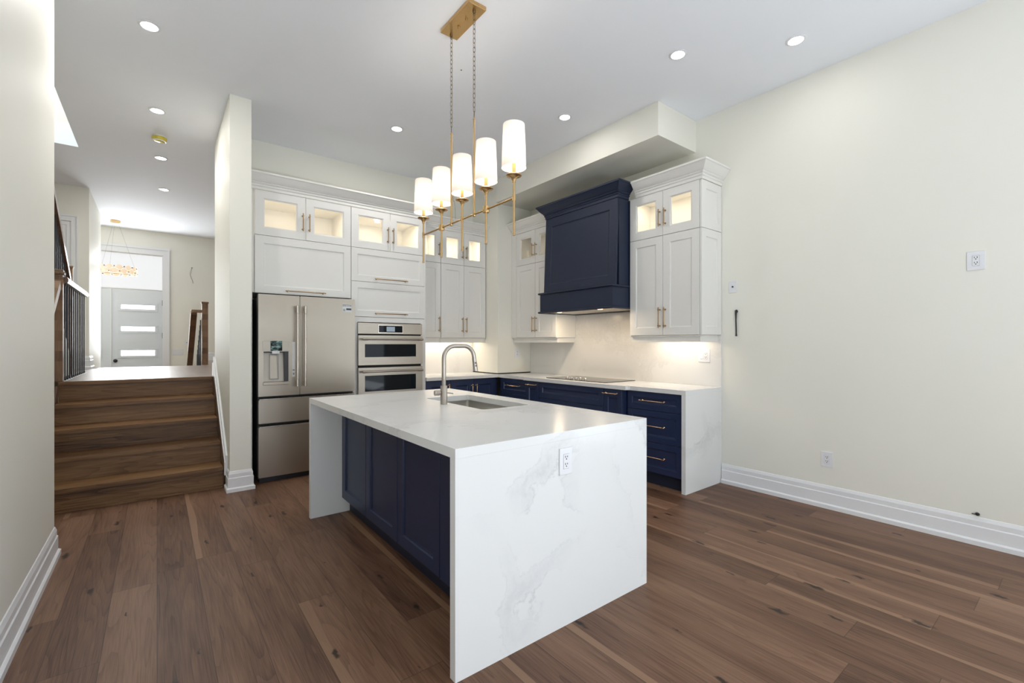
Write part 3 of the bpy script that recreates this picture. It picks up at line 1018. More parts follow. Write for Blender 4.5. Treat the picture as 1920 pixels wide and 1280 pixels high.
# ------------------------------------------------------------------ double wall oven
VY = 5.045
t = thing('wall_oven', 'stainless steel double wall oven with black glass windows and blue display', 'oven', (2.15, 5.3, 0.73))
obj('body', B((1.785, 2.515, VY + 0.045, YB - 0.1, 0.72, 1.575)), FRIDGEB, t)
p = obj('control_panel', B((1.758, 2.540, VY, VY + 0.022, 1.449, 1.573), bev=0.002), STEELX, t)
obj('display_bezel', B((1.990, 2.290, VY - 0.003, VY - 0.0002, 1.461, 1.553)), STEELZ, p)
obj('display_glass', B((1.997, 2.283, VY - 0.0045, VY - 0.0032, 1.468, 1.546)), OVENG, p)
obj('display_screen', B((2.088, 2.188, VY - 0.0055, VY - 0.0047, 1.478, 1.534)), DISP, p)
for (z0, z1, g0, g1, hz) in ((1.097, 1.432, 1.186, 1.333, 1.389), (0.745, 1.068, 0.80, 0.978, 1.024)):
    bm = B((1.760, 1.832, VY - 0.012, VY + 0.022, z0, z1), (2.452, 2.538, VY - 0.012, VY + 0.022, z0, z1), (1.832, 2.452, VY - 0.012, VY + 0.022, z0, g0), (1.832, 2.452, VY - 0.012, VY + 0.022, g1, z1))
    bmesh.ops.remove_doubles(bm, verts=bm.verts[:], dist=1e-5)
    d = obj('oven_door', bm, STEELX, t)
    obj('door_window', B((1.8325, 2.4515, VY - 0.006, VY + 0.015, g0 + 0.0005, g1 - 0.0005)), OVENG, d)
    bm = bmesh.new()
    c = (0, VY - 0.062, hz)
    lathe(bm, [(0, 1.790), (0.0125, 1.790), (0.0125, 1.850), (0.0095, 1.852), (0.0095, 2.458), (0.0125, 2.460), (0.0125, 2.520), (0, 2.520)], c, (1, 0, 0), 16)
    for x in (1.815, 2.495):
        tube(bm, [(x, VY - 0.062, hz), (x, VY - 0.0122, hz)], 0.009, 12)
    obj('handle', bm, STEELX, d, True)
obj('vent_gap', B((1.765, 2.533, VY + 0.0225, VY + 0.04, 0.735, 1.57)), DARK, t)

# ------------------------------------------------------------------ base cabinets
ZC0, ZC1 = 0.88, 0.92     # underside / top of the counters
HB = 0.115                # toe-kick height


def base_unit(label, fr, a0, a1, plane, back, kick=True):
    if fr is BACK:
        t_ = thing('base_cabinet', label, 'cabinet', ((a0 + a1) / 2, (plane + back) / 2, 0))
        obj('carcass', B((a0 + 0.0005, a1 - 0.0005, plane + 0.0005, back, HB, ZC0 - 0.001)), NAVY, t_)
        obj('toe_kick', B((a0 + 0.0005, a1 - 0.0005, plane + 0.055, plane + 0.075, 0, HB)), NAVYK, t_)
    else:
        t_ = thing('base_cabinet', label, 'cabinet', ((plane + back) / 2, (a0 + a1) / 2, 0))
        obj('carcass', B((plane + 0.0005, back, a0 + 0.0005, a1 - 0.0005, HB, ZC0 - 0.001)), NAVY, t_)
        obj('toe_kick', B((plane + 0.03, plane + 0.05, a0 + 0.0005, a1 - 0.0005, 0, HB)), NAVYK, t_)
    return t_


PB = 5.10    # back-run carcass front; doors stand 20 mm proud
HZ = ZC0 - HB - 0.003
t = base_unit('navy single-door base cabinet beside the oven tower', BACK, 2.60, 2.955, PB, YB - 0.002)
front(t, 'door', (2.60, PB, HB), BACK, 0.355, HZ, NAVY, handle=(0.324, 0.63, 'v'), hl=0.17)
t = base_unit('navy two-door base cabinet in the corner below the far counter', BACK, 2.955, 3.70, PB, YB - 0.002)
front(t, 'door', (2.955, PB, HB), BACK, 0.353, HZ, NAVY, handle=(0.32, 0.60, 'v'), hl=0.19)
front(t, 'door', (3.308, PB, HB), BACK, 0.352, HZ, NAVY, handle=(0.035, 0.60, 'v'), hl=0.19)

PX = 3.72    # range-run carcass front
t = base_unit('navy drawer base cabinet in the corner, left of the hob pull-outs', SIDE, 4.422, 5.05, PX, XR - 0.002)
for z0, z1 in ((0.675, ZC0 - 0.003), (0.395, 0.675), (HB, 0.395)):
    front(t, 'drawer', (PX, 4.425, z0), SIDE, 0.575, z1 - z0, NAVY, handle=(0.30, (z1 - z0) * 0.55, 'u'), hl=0.30, st=0.055)
PH = 3.675   # hob section stands proud
t = base_unit('narrow navy pull-out cabinet on the corner side of the hob drawers', SIDE, 4.175, 4.421, PH, XR - 0.002)
front(t, 'pull_out_front', (PH, 4.176, HB), SIDE, 0.244, HZ, NAVY, handle=(0.122, HZ - 0.045, 'u'), hl=0.19, st=0.06, stz=0.085)
t = base_unit('wide navy base cabinet directly under the hob', SIDE, 3.162, 4.174, PH, XR - 0.002)
for z0, z1 in ((0.685, ZC0 - 0.003), (0.40, 0.685), (HB, 0.40)):
    front(t, 'drawer', (PH, 3.163, z0), SIDE, 1.01, z1 - z0, NAVY, handle=None if z0 > 0.6 else (0.505, (z1 - z0) * 0.7, 'u'), hl=0.4, st=0.062)
t = base_unit('narrow navy pull-out cabinet between the hob drawers and the end drawers', SIDE, 2.905, 3.161, PH, XR - 0.002)
front(t, 'pull_out_front', (PH, 2.918, HB), SIDE, 0.242, HZ, NAVY, handle=(0.135, HZ - 0.045, 'u'), hl=0.19, st=0.06, stz=0.085)
obj('return_filler', B((3.66, PH, 2.906, 2.917, HB, ZC0 - 0.003)), NAVY, t)
t = base_unit('navy three-drawer base cabinet beside the white waterfall end', SIDE, 2.287, 2.903, PX, XR - 0.002)
for z0, z1, hv in ((0.702, ZC0 - 0.003, 0.092), (0.405, 0.702, 0.155), (HB + 0.005, 0.405, 0.148)):
    front(t, 'drawer', (PX, 2.288, z0), SIDE, 0.60, z1 - z0, NAVY, handle=(0.298, hv, 'u'), hl=0.28, st=0.055, bev=0.02)

# counters
cx, ystep0, ystep1 = 3.681, 2.862, 4.450
bm = bmesh.new()
prism(bm, [(cx, 2.2405), (XR - 0.001, 2.2405), (XR - 0.001, YB - 0.001), (3.685, YB - 0.001), (3.685, 5.047), (cx, ystep1 + 0.01), (3.637, ystep1), (3.637, ystep0), (cx - 0.012, ystep0 - 0.006), (cx, ystep0 - 0.02)], 2, ZC0, ZC1)
t = thing('range_counter', 'white quartz counter with waterfall end along the cooktop wall', 'countertop', (4.0, 3.6, 0))
obj('top_slab', bm, QTZ, t)
obj('waterfall_panel', B((cx, XR - 0.001, 2.2405, 2.2805, 0, ZC0 - 0.0003)), QTZ, t)
tag(obj('far_counter', B((2.6, 3.6845, 5.047, YB - 0.001, ZC0, ZC1), bev=0.001), QTZ), 'white quartz counter under the far upper cabinets, beside the oven tower', 'countertop')

# backsplash slabs
tag(obj('backsplash', B((XR - 0.013, XR - 0.0005, 2.2405, 5.088, ZC1 + 0.0005, ZD - 0.002)), QTZB), 'pale veined stone backsplash behind the cooktop', 'backsplash')
tag(obj('backsplash', B((2.6, 3.703, YB - 0.013, YB - 0.0005, ZC1 + 0.0005, ZD - 0.002)), QTZB), 'warmly lit stone backsplash beneath the far upper cabinets', 'backsplash')
tag(obj('backsplash', B((XR - 0.013, XR - 0.0005, 3.055, 4.180, ZD - 0.0015, 1.704)), QTZB), 'veined stone panel on the wall right under the navy hood', 'backsplash')

# cooktop
t = thing('cooktop', 'black glass built-in cooktop with a row of small knobs', 'cooktop', (4.0, 3.68, ZC1))
obj('glass_top', B((3.752, 4.262, 3.215, 4.150, ZC1 + 0.0003, ZC1 + 0.007), bev=0.002), HOBG, t)
for k in range(5):
    bm = bmesh.new()
    c = (3.825, 3.86 - 0.072 * k, ZC1 + 0.0072)
    lathe(bm, [(0, 0), (0.020, 0), (0.020, 0.004), (0.017, 0.006), (0.0165, 0.026), (0.014, 0.029), (0, 0.029)], c, seg=20)
    kn = obj('knob', bm, STEELZ, t, True)
    bm = B((c[0] - 0.0015, c[0] + 0.0015, c[1] - 0.014, c[1] + 0.002, c[2] + 0.0292, c[2] + 0.0305))
    obj('pointer', bm, BLACK, kn)

# ------------------------------------------------------------------ range hood
H0, H1 = 3.066, 4.172
t = thing('range_hood', 'large navy wooden range hood with crown and tilted panelled front', 'range hood', (4.0, 3.62, 1.71))
obj('chimney_body', B((3.792, XR - 0.002, H0, H1, 1.946, ZT)), HOODM, t)
# front panel leans out at the foot, leaving an open wedge at its side
u = Vector((0, 1, 0))
tilt = Vector((0.036, 0, ZT - 1.947))
vv = tilt.normalized()
nn = Vector((-vv.z, 0, vv.x))
bm = shaker((3.756, H0, 1.947), (u, vv, nn), H1 - H0, tilt.length, t=0.02, st=0.105, rec=0.010, bev=0.018, gap=0.0)
obj('front_panel', bm, HOODM, t)
bm = bmesh.new()
sweep(bm, [(3.9475, H1 + 0.0005), (3.771, H1 + 0.0005), (3.771, H0 - 0.0005), (3.9475, H0 - 0.0005)], CROWN, ZT + 0.003, side=1)
bx(bm, 3.772, 3.9475, H0, H1, ZT + 0.002, ZT + 0.02)
obj('crown', bm, HOODM, t)
AX, A0, A1 = 3.682, 3.060, 4.178
obj('apron', B((AX, AX + 0.02, A0, A1, 1.715, 1.944), (AX + 0.02, XR - 0.002, A0, A0 + 0.02, 1.715, 1.944), (AX + 0.02, XR - 0.002, A1 - 0.02, A1, 1.715, 1.944), (AX + 0.02, 3.79, A0 + 0.02, A1 - 0.02, 1.925, 1.944)), HOODM, t)
BEAD = [(0, 0), (0.012, 0), (0.019, 0.005), (0.021, 0.011), (0.019, 0.017), (0.012, 0.022), (0, 0.022)]
for z in (1.928, 1.703):
    bm = bmesh.new()
    sweep(bm, [(3.935, A1), (AX, A1), (AX, A0), (3.935, A0)], BEAD, z, side=1)
    obj('bead_moulding', bm, HOODM, t)
obj('bottom_rim', B((AX, AX + 0.05, A0, A1, 1.706, 1.7145), (4.20, XR - 0.014, A0, A1, 1.706, 1.7145), (AX + 0.05, 4.20, A0, A0 + 0.05, 1.706, 1.7145), (AX + 0.05, 4.20, A1 - 0.05, A1, 1.706, 1.7145)), BLACK, t)
ins = obj('filter_insert', B((AX + 0.05, 4.20, A0 + 0.05, A1 - 0.05, 1.7125, 1.74)), SINKM, t)
obj('filter_panel', B((3.80, 4.17, 3.15, 3.60, 1.709, 1.7124), (3.80, 4.17, 3.64, 4.09, 1.709, 1.7124), bev=0.002), STEELZ, ins)
for y in (3.30, 3.93):
    bm = bmesh.new()
    lathe(bm, [(0, 0), (0.030, 0), (0.030, -0.004), (0.024, -0.006), (0, -0.006)], (3.765, y, 1.7124))
    hl = obj('hood_light', bm, HOODL, t, True)
    lamp('hood_lamp', 'AREA', (3.765, y, 1.703), P_HOOD, WARM, 0.05, parent=t, ploc=WL[t], shape='DISK')

# ------------------------------------------------------------------ island
IX0, IX1, IY0, IY1 = 0.924, 2.158, 1.552, 3.732
SX0, SX1, SY0, SY1 = 1.62, 2.003, 2.38, 3.155
t = thing('island_worktop', 'white veined quartz island top with waterfall panels at both ends', 'countertop', ((IX0 + IX1) / 2, (IY0 + IY1) / 2, 0))
bm = bmesh.new()


def rrect(x0, x1, y0, y1, r, seg=5):
    pts = []
    for cx_, cy_, a0 in ((x1 - r, y1 - r, 0), (x0 + r, y1 - r, 90), (x0 + r, y0 + r, 180), (x1 - r, y0 + r, 270)):
        for k in range(seg + 1):
            a = math.radians(a0 + 90 * k / seg)
            pts.append((cx_ + r * math.cos(a), cy_ + r * math.sin(a)))
    return pts


def plate_with_hole(bm, x0, x1, y0, y1, hole, z0, z1):
    outer = [(x1, y1), (x0, y1), (x0, y0), (x1, y0)]
    q = len(hole) // 4
    for z, flip in ((z1, False), (z0, True)):
        pass
    vo = {z: [bm.verts.new((*p, z)) for p in outer] for z in (z0, z1)}
    vh = {z: [bm.verts.new((*p, z)) for p in hole] for z in (z0, z1)}
    n_ = len(hole)
    for z in (z0, z1):
        for c in range(4):
            for k in range(q - 1):
                bm.faces.new((vo[z][c], vh[z][c * q + k], vh[z][c * q + k + 1]))
            a, b_ = c * q + q - 1, ((c + 1) * q) % n_
            bm.faces.new((vo[z][c], vh[z][a], vh[z][b_], vo[z][(c + 1) % 4]))
    for k in range(4):
        bm.faces.new((vo[z0][k], vo[z0][(k + 1) % 4], vo[z1][(k + 1) % 4], vo[z1][k]))
    for k in range(n_):
        bm.faces.new((vh[z0][k], vh[z0][(k + 1) % n_], vh[z1][(k + 1) % n_], vh[z1][k]))


plate_with_hole(bm, IX0, IX1, IY0, IY1, rrect(SX0, SX1, SY0, SY1, 0.025), ZC0, ZC1)
obj('top_slab', bm, QTZ, t)
obj('waterfall_panel', B((IX0, IX1, IY0, IY0 + 0.04, 0, ZC0 - 0.0003)), QTZ, t)
obj('waterfall_panel', B((IX0, IX1, IY1 - 0.04, IY1, 0, ZC0 - 0.0003)), QTZ, t)

t = thing('island_cabinet', 'navy panelled cabinet beneath the white island top', 'cabinet', (1.65, 2.64, 0))
KX = 1.178
y0, y1 = IY0 + 0.0415, IY1 - 0.0415
obj('carcass', B((KX, 2.10, y0, y0 + 0.02, HB, ZC0 - 0.001), (KX, 2.10, y1 - 0.02, y1, HB, ZC0 - 0.001), (KX, KX + 0.02, y0 + 0.02, y1 - 0.02, HB, ZC0 - 0.001), (2.08, 2.10, y0 + 0.02, y1 - 0.02, HB, ZC0 - 0.001), (KX + 0.02, 2.08, y0 + 0.02, y1 - 0.02, HB, HB + 0.02)), NAVY, t)
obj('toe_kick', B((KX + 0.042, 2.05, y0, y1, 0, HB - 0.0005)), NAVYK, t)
for d0, d1 in ((3.165, 3.688), (2.632, 3.163), (2.103, 2.630)):
    front(t, 'door', (KX - 0.0003, d0, HB), SIDE, d1 - d0, HZ, NAVY, st=0.073, bev=0.018, rec=0.011)
obj('filler_panel', B((KX - 0.0205, KX - 0.0005, y0, 2.099, HB, ZC0 - 0.003)), NAVY, t)
obj('filler_batten', B((KX - 0.034, KX - 0.021, y0, y0 + 0.03, HB, ZC0 - 0.003)), NAVY, t)
for z0_, z1_ in ((0.12, 0.50), (0.50, ZC0 - 0.003)):
    for d0, d1 in ((1.65, 2.62), (2.63, 3.66)):
        obj('rear_drawer', shaker((2.1005, d1, z0_), (Vector((0, -1, 0)), ZV, Vector((1, 0, 0))), d1 - d0, z1_ - z0_), NAVY, t)

# sink
t = thing('sink', 'undermounted stainless steel single bowl sink in the island top', 'sink', ((SX0 + SX1) / 2, (SY0 + SY1) / 2, 0.66))
bm = bmesh.new()
loops = []
for (g, z, r) in ((0.022, ZC0 - 0.0008, 0.04), (-0.004, ZC0 - 0.0008, 0.028), (-0.004, 0.69, 0.028), (-0.018, 0.672, 0.03), (-0.12, 0.664, 0.03)):
    loops.append([bm.verts.new((*p, z)) for p in rrect(SX0 - g, SX1 + g, SY0 - g, SY1 + g, r)])
for a, b_ in zip(loops, loops[1:]):
    for k in range(len(a)):
        bm.faces.new((a[k], a[(k + 1) % len(a)], b_[(k + 1) % len(a)], b_[k]))
bm.faces.new(loops[-1])
o = obj('bowl', bm, SINKM, t, True, 50)
sm = o.modifiers.new('thickness', 'SOLIDIFY')
sm.thickness = 0.0015
bm = bmesh.new()
lathe(bm, [(0, 0.001), (0.045, 0.001), (0.045, 0.004), (0.036, 0.005), (0.03, 0.002), (0, 0.002)], (1.81, 2.77, 0.664))
obj('drain', bm, NICKEL, t, True)

# faucet
FXc, FYc = 1.556, 2.765
t = thing('faucet', 'brushed nickel pull-down gooseneck faucet standing by the island sink', 'faucet', (FXc, FYc, ZC1))
bm = bmesh.new()
lathe(bm, [(0, 0.0004), (0.0235, 0.0004), (0.0235, 0.125), (0.0225, 0.127), (0, 0.127)], (FXc, FYc, ZC1), seg=32)
obj('base', bm, NICKEL, t, True)
pts = [(FXc, FYc, 1.047), (FXc, FYc, 1.235)]
R = 0.085
for k in range(1, 9):
    a = math.radians(90 * k / 8)
    pts.append((FXc + R - R * math.cos(a), FYc, 1.235 + R * math.sin(a)))
pts.append((1.715, FYc, 1.320))
R2 = 0.088
for k in range(1, 9):
    a = math.radians(82 * k / 8)
    pts.append((1.715 + R2 * math.sin(a), FYc, 1.320 - R2 + R2 * math.cos(a)))
tip = Vector(pts[-1])
dirv = Vector((math.sin(math.radians(8)), 0, -math.cos(math.radians(8))))
a_end = tip + dirv * 0.012
pts.append(tuple(a_end))
bm = bmesh.new()
tube(bm, pts, 0.0145, 20)
obj('spout', bm, NICKEL, t, True)
bm = bmesh.new()
lathe(bm, [(0, 0.0006), (0.0150, 0.0006), (0.0155, 0.03), (0.0165, 0.09), (0.0162, 0.094), (0, 0.094)], a_end, dirv, 24)
sh = obj('spray_head', bm, NICKEL, t, True)
for s in (0.035, 0.055):
    bm = bmesh.new()
    c = a_end + dirv * s + Vector((-0.003, -0.0158, 0))
    lathe(bm, [(0.003, 0), (0.0065, 0), (0.0065, -0.002), (0.003, -0.002)], c, (0, 1, 0), 16, closed=True)
    obj('spray_button', bm, BLACK, sh, True)
bm = bmesh.new()
lathe(bm, [(0, 0.0236), (0.016, 0.0236), (0.017, 0.030), (0.019, 0.032), (0.019, 0.050), (0.0175, 0.052), (0.0175, 0.054), (0.019, 0.056), (0.019, 0.064), (0.016, 0.067), (0, 0.067)], (FXc, FYc, 1.000), (-1, 0.25, 0), 24)
obj('valve', bm, NICKEL, t, True)
bm = bmesh.new()
tube(bm, [(FXc + 0.023, FYc - 0.004, 0.998), (FXc + 0.066, FYc - 0.012, 0.990)], 0.0048, 10)
obj('lever', bm, NICKEL, t, True)

# ------------------------------------------------------------------ chandelier over the island
CX = 1.672
ys = [3.298 - 0.29125 * k for k in range(5)]
BZ = 2.199
t = thing('chandelier', 'long brass chandelier with five white drum shades hung by chains over the island', 'chandelier', (CX, 2.71, 2.199))
cp = obj('canopy', B((CX - 0.07, CX + 0.066, 2.515, 2.895, ZC - 0.028, ZC - 0.0008), bev=0.002), BRASS, t)
for y in (2.66, 2.76):
    bm = bmesh.new()
    lathe(bm, [(0, 0), (0.008, 0), (0.009, -0.006), (0.006, -0.012), (0, -0.013)], (CX, y, ZC - 0.0282), seg=14)
    obj('finial', bm, BRASS, cp, True)


def link(bm, c, ln, wd_, r, ang):
    pts_ = []
    st_r = ln / 2 - wd_
    for k in range(14):
        a = 2 * math.pi * k / 14
        x, z = wd_ * math.cos(a), wd_ * math.sin(a)
        z += st_r if z > 1e-6 else (-st_r if z < -1e-6 else 0)
        pts_.append((c[0] + x * math.cos(ang), c[1] + x * math.sin(ang), c[2] + z))
    tube(bm, pts_, r, 6, closed=True)


for y, ztop in ((2.862, 2.843), (2.563, 2.832)):
    bm = bmesh.new()
    lathe(bm, [(0, 0), (0.011, 0), (0.011, -0.012), (0.005, -0.016), (0.005, -0.022), (0, -0.022)], (CX, y, ZC - 0.0282), seg=14)
    zz = ZC - 0.048
    tube(bm, [(CX + 0.009 * math.cos(a), y, zz - 0.005 + 0.009 * math.sin(a)) for a in [2 * math.pi * k / 12 for k in range(12)]], 0.0018, 6, closed=True)
    zb = ztop + 0.052
    nl = 21
    zt_ = zz - 0.012
    pitch = (zt_ - zb) / nl
    for k in range(nl):
        link(bm, (CX, y, zt_ - pitch * (k + 0.5)), pitch * 1.22, 0.0078, 0.0017, (k % 2) * math.pi / 2 + 0.35)
    obj('chain', bm, CHAINM, t, True)
    bm = bmesh.new()
    tube(bm, [(CX + 0.016 * math.cos(a) * 0.5, y + 0.016 * math.cos(a) * 0.86, ztop + 0.030 + 0.024 * math.sin(a)) for a in [2 * math.pi * k / 18 for k in range(18)]], 0.0025, 8, closed=True)
    obj('chain_loop', bm, CHAINM, t, True)
    bm = bmesh.new()
    lathe(bm, [(0, 0.010), (0.010, 0.010), (0.010, -0.012), (0.007, -0.016), (0.0068, -0.016)], (CX, y, BZ), seg=16)
    tube(bm, [(CX, y, BZ + 0.005), (CX, y, ztop)], 0.0068, 14)
    lathe(bm, [(0, 0), (0.009, 0), (0.009, 0.006), (0.004, 0.010), (0, 0.010)], (CX, y, ztop - 0.002), seg=14)
    obj('stem', bm, BRASS, t, True)
bm = bmesh.new()
tube(bm, [(CX, ys[-1] + 0.006, BZ), (CX, ys[0] - 0.006, BZ)], 0.0062, 14)
obj('bar', bm, BRASS, t, True)
# supply wire curling down one stem
bm = bmesh.new()
wp = []
for k in range(40):
    f = k / 39
    wp.append((CX + 0.012 * math.sin(f * 14) * f + 0.006, 2.845 - 0.02 * f * math.sin(f * 9), 2.82 - 0.56 * f + (0.03 * math.sin(f * 30) if f > 0.8 else 0)))
tube(bm, wp, 0.0011, 5)
obj('supply_wire', bm, CHAINM, t, True)
for i, y in enumerate(ys):
    bm = bmesh.new()
    tube(bm, [(CX, y, 1.982), (CX, y, 2.300)], 0.0068, 14)
    lathe(bm, [(0, 0), (0.0085, 0), (0.0085, 0.012), (0.0068, 0.014)], (CX, y, 1.978), seg=14)
    if i in (1, 3):
        lathe(bm, [(0.0068, -0.02), (0.021, -0.02), (0.022, -0.018), (0.022, 0.018), (0.021, 0.02), (0.0068, 0.02)], (CX, y, BZ), seg=22)
    else:
        lathe(bm, [(0.0068, -0.02), (0.010, -0.02), (0.010, 0.02), (0.0068, 0.02)], (CX, y, BZ), seg=16)
    arm = obj('arm', bm, BRASS, t, True)
    bm = bmesh.new()
    lathe(bm, [(0, -0.040), (0.010, -0.040), (0.011, -0.034), (0.010, -0.030), (0.013, -0.024), (0.020, -0.012), (0.026, -0.006), (0.044, -0.003), (0.047, 0.001), (0.044, 0.004), (0.030, 0.004), (0.014, 0.002), (0, 0.002)], (CX, y, 2.331), seg=30)
    obj('drip_dish', bm, BRASS, arm, True)
    bm = bmesh.new()
    lathe(bm, [(0, 0.0), (0.0115, 0.0), (0.0115, 0.120), (0, 0.122)], (CX, y, 2.3335), seg=18)
    obj('candle_sleeve', bm, BRASS, arm, True)
    bm = bmesh.new()
    lathe(bm, [(0.0735, 2.376), (0.0645, 2.634)], (CX, y, 0), seg=40)
    s_ = obj('lamp_shade', bm, SHADE, arm, True)
    bm = bmesh.new()
    lathe(bm, [(0, 2.456), (0.010, 2.456), (0.017, 2.475), (0.019, 2.495), (0.014, 2.515), (0, 2.522)], (CX, y, 0), seg=20)
    obj('bulb', bm, BULB, arm, True)
    lamp('bulb_lamp', 'POINT', (CX, y, 2.495), P_BULB, (1.0, 0.90, 0.77), 0.03, parent=t, ploc=WL[t])

# ------------------------------------------------------------------ wall plates
def plate(name, label, cat, c, fr, w, h, kind, thick=0.006):
    """wall plate with a socket pair, switch or cable port; c = centre on the wall"""
    u, v, n_ = fr
    c = Vector(c) + n_ * 0.0006
    t_ = thing(name, label, cat, c, None)

    def box_on(du0, du1, dv0, dv1, n0, n1, bev=0.0):
        a, b_ = c + u * du0 + v * dv0 + n_ * n0, c + u * du1 + v * dv1 + n_ * n1
        lo = [min(a[i], b_[i]) for i in range(3)]
        hi = [max(a[i], b_[i]) for i in range(3)]
        return (lo[0], hi[0], lo[1], hi[1], lo[2], hi[2])
    obj('cover_plate', B(box_on(-w / 2, w / 2, -h / 2, h / 2, 0, thick), bev=0.0015), WPLAST, t_)
    if 'socket' in kind:
        off = 0.019 if 'switch' in kind else 0.0
        s_ = 1 if fr is SIDE else -1
        off = -off if fr is SIDE else off
        ins_ = obj('socket_insert', B(box_on(off - 0.0165, off + 0.0165, -0.034, 0.034, thick + 0.0002, thick + 0.002), bev=0.0005), WPLAST, t_)
        bm_ = bmesh.new()
        for dv in (0.017, -0.017):
            for du, dv2, hw, hh in ((-0.0065, 0.005, 0.0017, 0.0048), (0.0065, 0.005, 0.0017, 0.0038), (0.0, -0.006, 0.0028, 0.0028)):
                bx(bm_, *box_on(off + du - hw, off + du + hw, dv + dv2 - hh, dv + dv2 + hh, thick + 0.0021, thick + 0.0027))
        obj('socket_slot', bm_, SLOT, ins_)
        bm_ = bmesh.new()
        for a0, a1, b0, b1 in ((-0.0175, 0.0175, 0.0345, 0.0352), (-0.0175, 0.0175, -0.0352, -0.0345), (-0.0175, -0.0168, -0.0345, 0.0345), (0.0168, 0.0175, -0.0345, 0.0345)):
            bx(bm_, *box_on(off + a0, off + a1, b0, b1, thick + 0.0001, thick + 0.0007))
        obj('insert_outline', bm_, GREYB, ins_)
    if 'switch' in kind:
        off = -0.021 if fr is not SIDE else 0.021
        obj('rocker', B(box_on(off - 0.0165, off + 0.0165, -0.033, 0.033, thick + 0.0002, thick + 0.005), bev=0.002), WPLAST, t_)
    if 'port' in kind:
        bm_ = bmesh.new()
        lathe(bm_, [(0, 0), (0.007, 0), (0.007, 0.008), (0.003, 0.008), (0.003, 0.003), (0, 0.003)], c + n_ * (thick + 0.0002), n_, 14)
        obj('cable_port', bm_, BLACK, t_, True)
    if 'vents' in kind:
        bm_ = bmesh.new()
        for k in range(4):
            bx(bm_, *box_on(-w * 0.28 + k * w * 0.16, -w * 0.18 + k * w * 0.16, -h * 0.25, h * 0.25, thick + 0.0002, thick + 0.0012))
        obj('switch_rocker', bm_, GREYB if False else WPLAST, t_)
    return t_


RW = (Vector((0, 1, 0)), ZV, Vector((-1, 0, 0)))
RW = SIDE
plate('wall_outlet', 'white double-width outlet plate high on the bare right wall', 'outlet', (XR, 0.505, 1.888), SIDE, 0.088, 0.125, 'socket')
plate('wall_outlet', 'white outlet low on the right wall above the baseboard', 'outlet', (XR, 1.361, 0.395), SIDE, 0.082, 0.122, 'socket')
plate('cable_plate', 'small white wall plate with a black port beside the upper cabinet', 'wall plate', (XR, 2.130, 1.875), SIDE, 0.075, 0.113, 'port')
plate('wall_outlet', 'white outlet with rocker switch on the lit backsplash near the counter end', 'outlet', (XR - 0.013, 2.411, 1.219), SIDE, 0.120, 0.126, 'socket switch')
plate('wall_outlet', 'faint white outlet on the corner chase under the upper cabinet', 'outlet', (4.044, 5.0895, 1.204), NEAR, 0.078, 0.122, 'socket')
plate('island_outlet', 'white double socket on the marbled end panel of the island', 'outlet', (1.525, IY0, 0.780), NEAR, 0.082, 0.125, 'socket')
plate('wall_switch', 'wide white switch plate low on the wall right of the front door', 'switch', (0.335, YF, 1.170), NEAR, 0.18, 0.115, 'vents')
plate('wall_switch', 'small white switch box on the entry wall beside the descending handrail', 'switch', (0.485, YF, 1.365), NEAR, 0.07, 0.075, 'port')

# loose cable on the right wall
bm = bmesh.new()
lathe(bm, [(0, 0.0006), (0.014, 0.0006), (0.014, 0.004), (0, 0.005)], (XR, 2.098, 1.640), (-1, 0, 0), 14)
tube(bm, [(XR - 0.003, 2.096, 1.648), (XR - 0.010, 2.096, 1.645), (XR - 0.012, 2.0975, 1.62), (XR - 0.011, 2.098, 1.56), (XR - 0.009, 2.097, 1.48), (XR - 0.008, 2.096, 1.43), (XR - 0.009, 2.095, 1.408)], [0.011, 0.012, 0.009, 0.006, 0.006, 0.006, 0.009], 8)
tag(obj('loose_cable', bm, BLACK, smooth=True), 'short black cable hanging loose from a hole in the right wall', 'cable')
bm = bmesh.new()
lathe(bm, [(0, 0.0006), (0.010, 0.0006), (0.012, 0.006), (0.008, 0.016), (0, 0.02)], (XR - 0.004, 0.497, 0.205), (-1, 0, 0), 12)
tube(bm, [(XR - 0.012, 0.497, 0.203), (XR - 0.016, 0.513, 0.2025), (XR - 0.016, 0.524, 0.203)], 0.0028, 6)
tag(obj('cable_stub', bm, BLACK, smooth=True), 'tiny black cable stub poking out at the top of the right baseboard', 'cable')
bm = bmesh.new()
lathe(bm, [(0, -0.0006), (0.006, -0.0006), (0.006, -0.003), (0, -0.004)], (1.975, 3.221, ZC), seg=10)
tag(obj('ceiling_hook', bm, BLACK), 'tiny dark fixing in the ceiling beside the chandelier chains', 'fixing')
bm = bmesh.new()
lathe(bm, [(0, 0.0006), (0.014, 0.0006), (0.012, 0.006), (0, 0.008)], (0.576, YF, 2.93), (0, -1, 0), 12)
tube(bm, [(0.576, YF - 0.006, 2.93), (0.552, YF - 0.03, 2.86), (0.54, YF - 0.03, 2.79), (0.558, YF - 0.02, 2.72), (0.58, YF - 0.02, 2.66), (0.592, YF - 0.02, 2.60)], 0.003, 6)
tube(bm, [(0.578, YF - 0.006, 2.93), (0.566, YF - 0.03, 2.85), (0.548, YF - 0.03, 2.77), (0.575, YF - 0.02, 2.70), (0.60, YF - 0.02, 2.61)], 0.003, 6)
tag(obj('sconce_wire', bm, GREYB, smooth=True), 'thin bare wires hanging from a hole in the entry wall by the front door', 'wire')

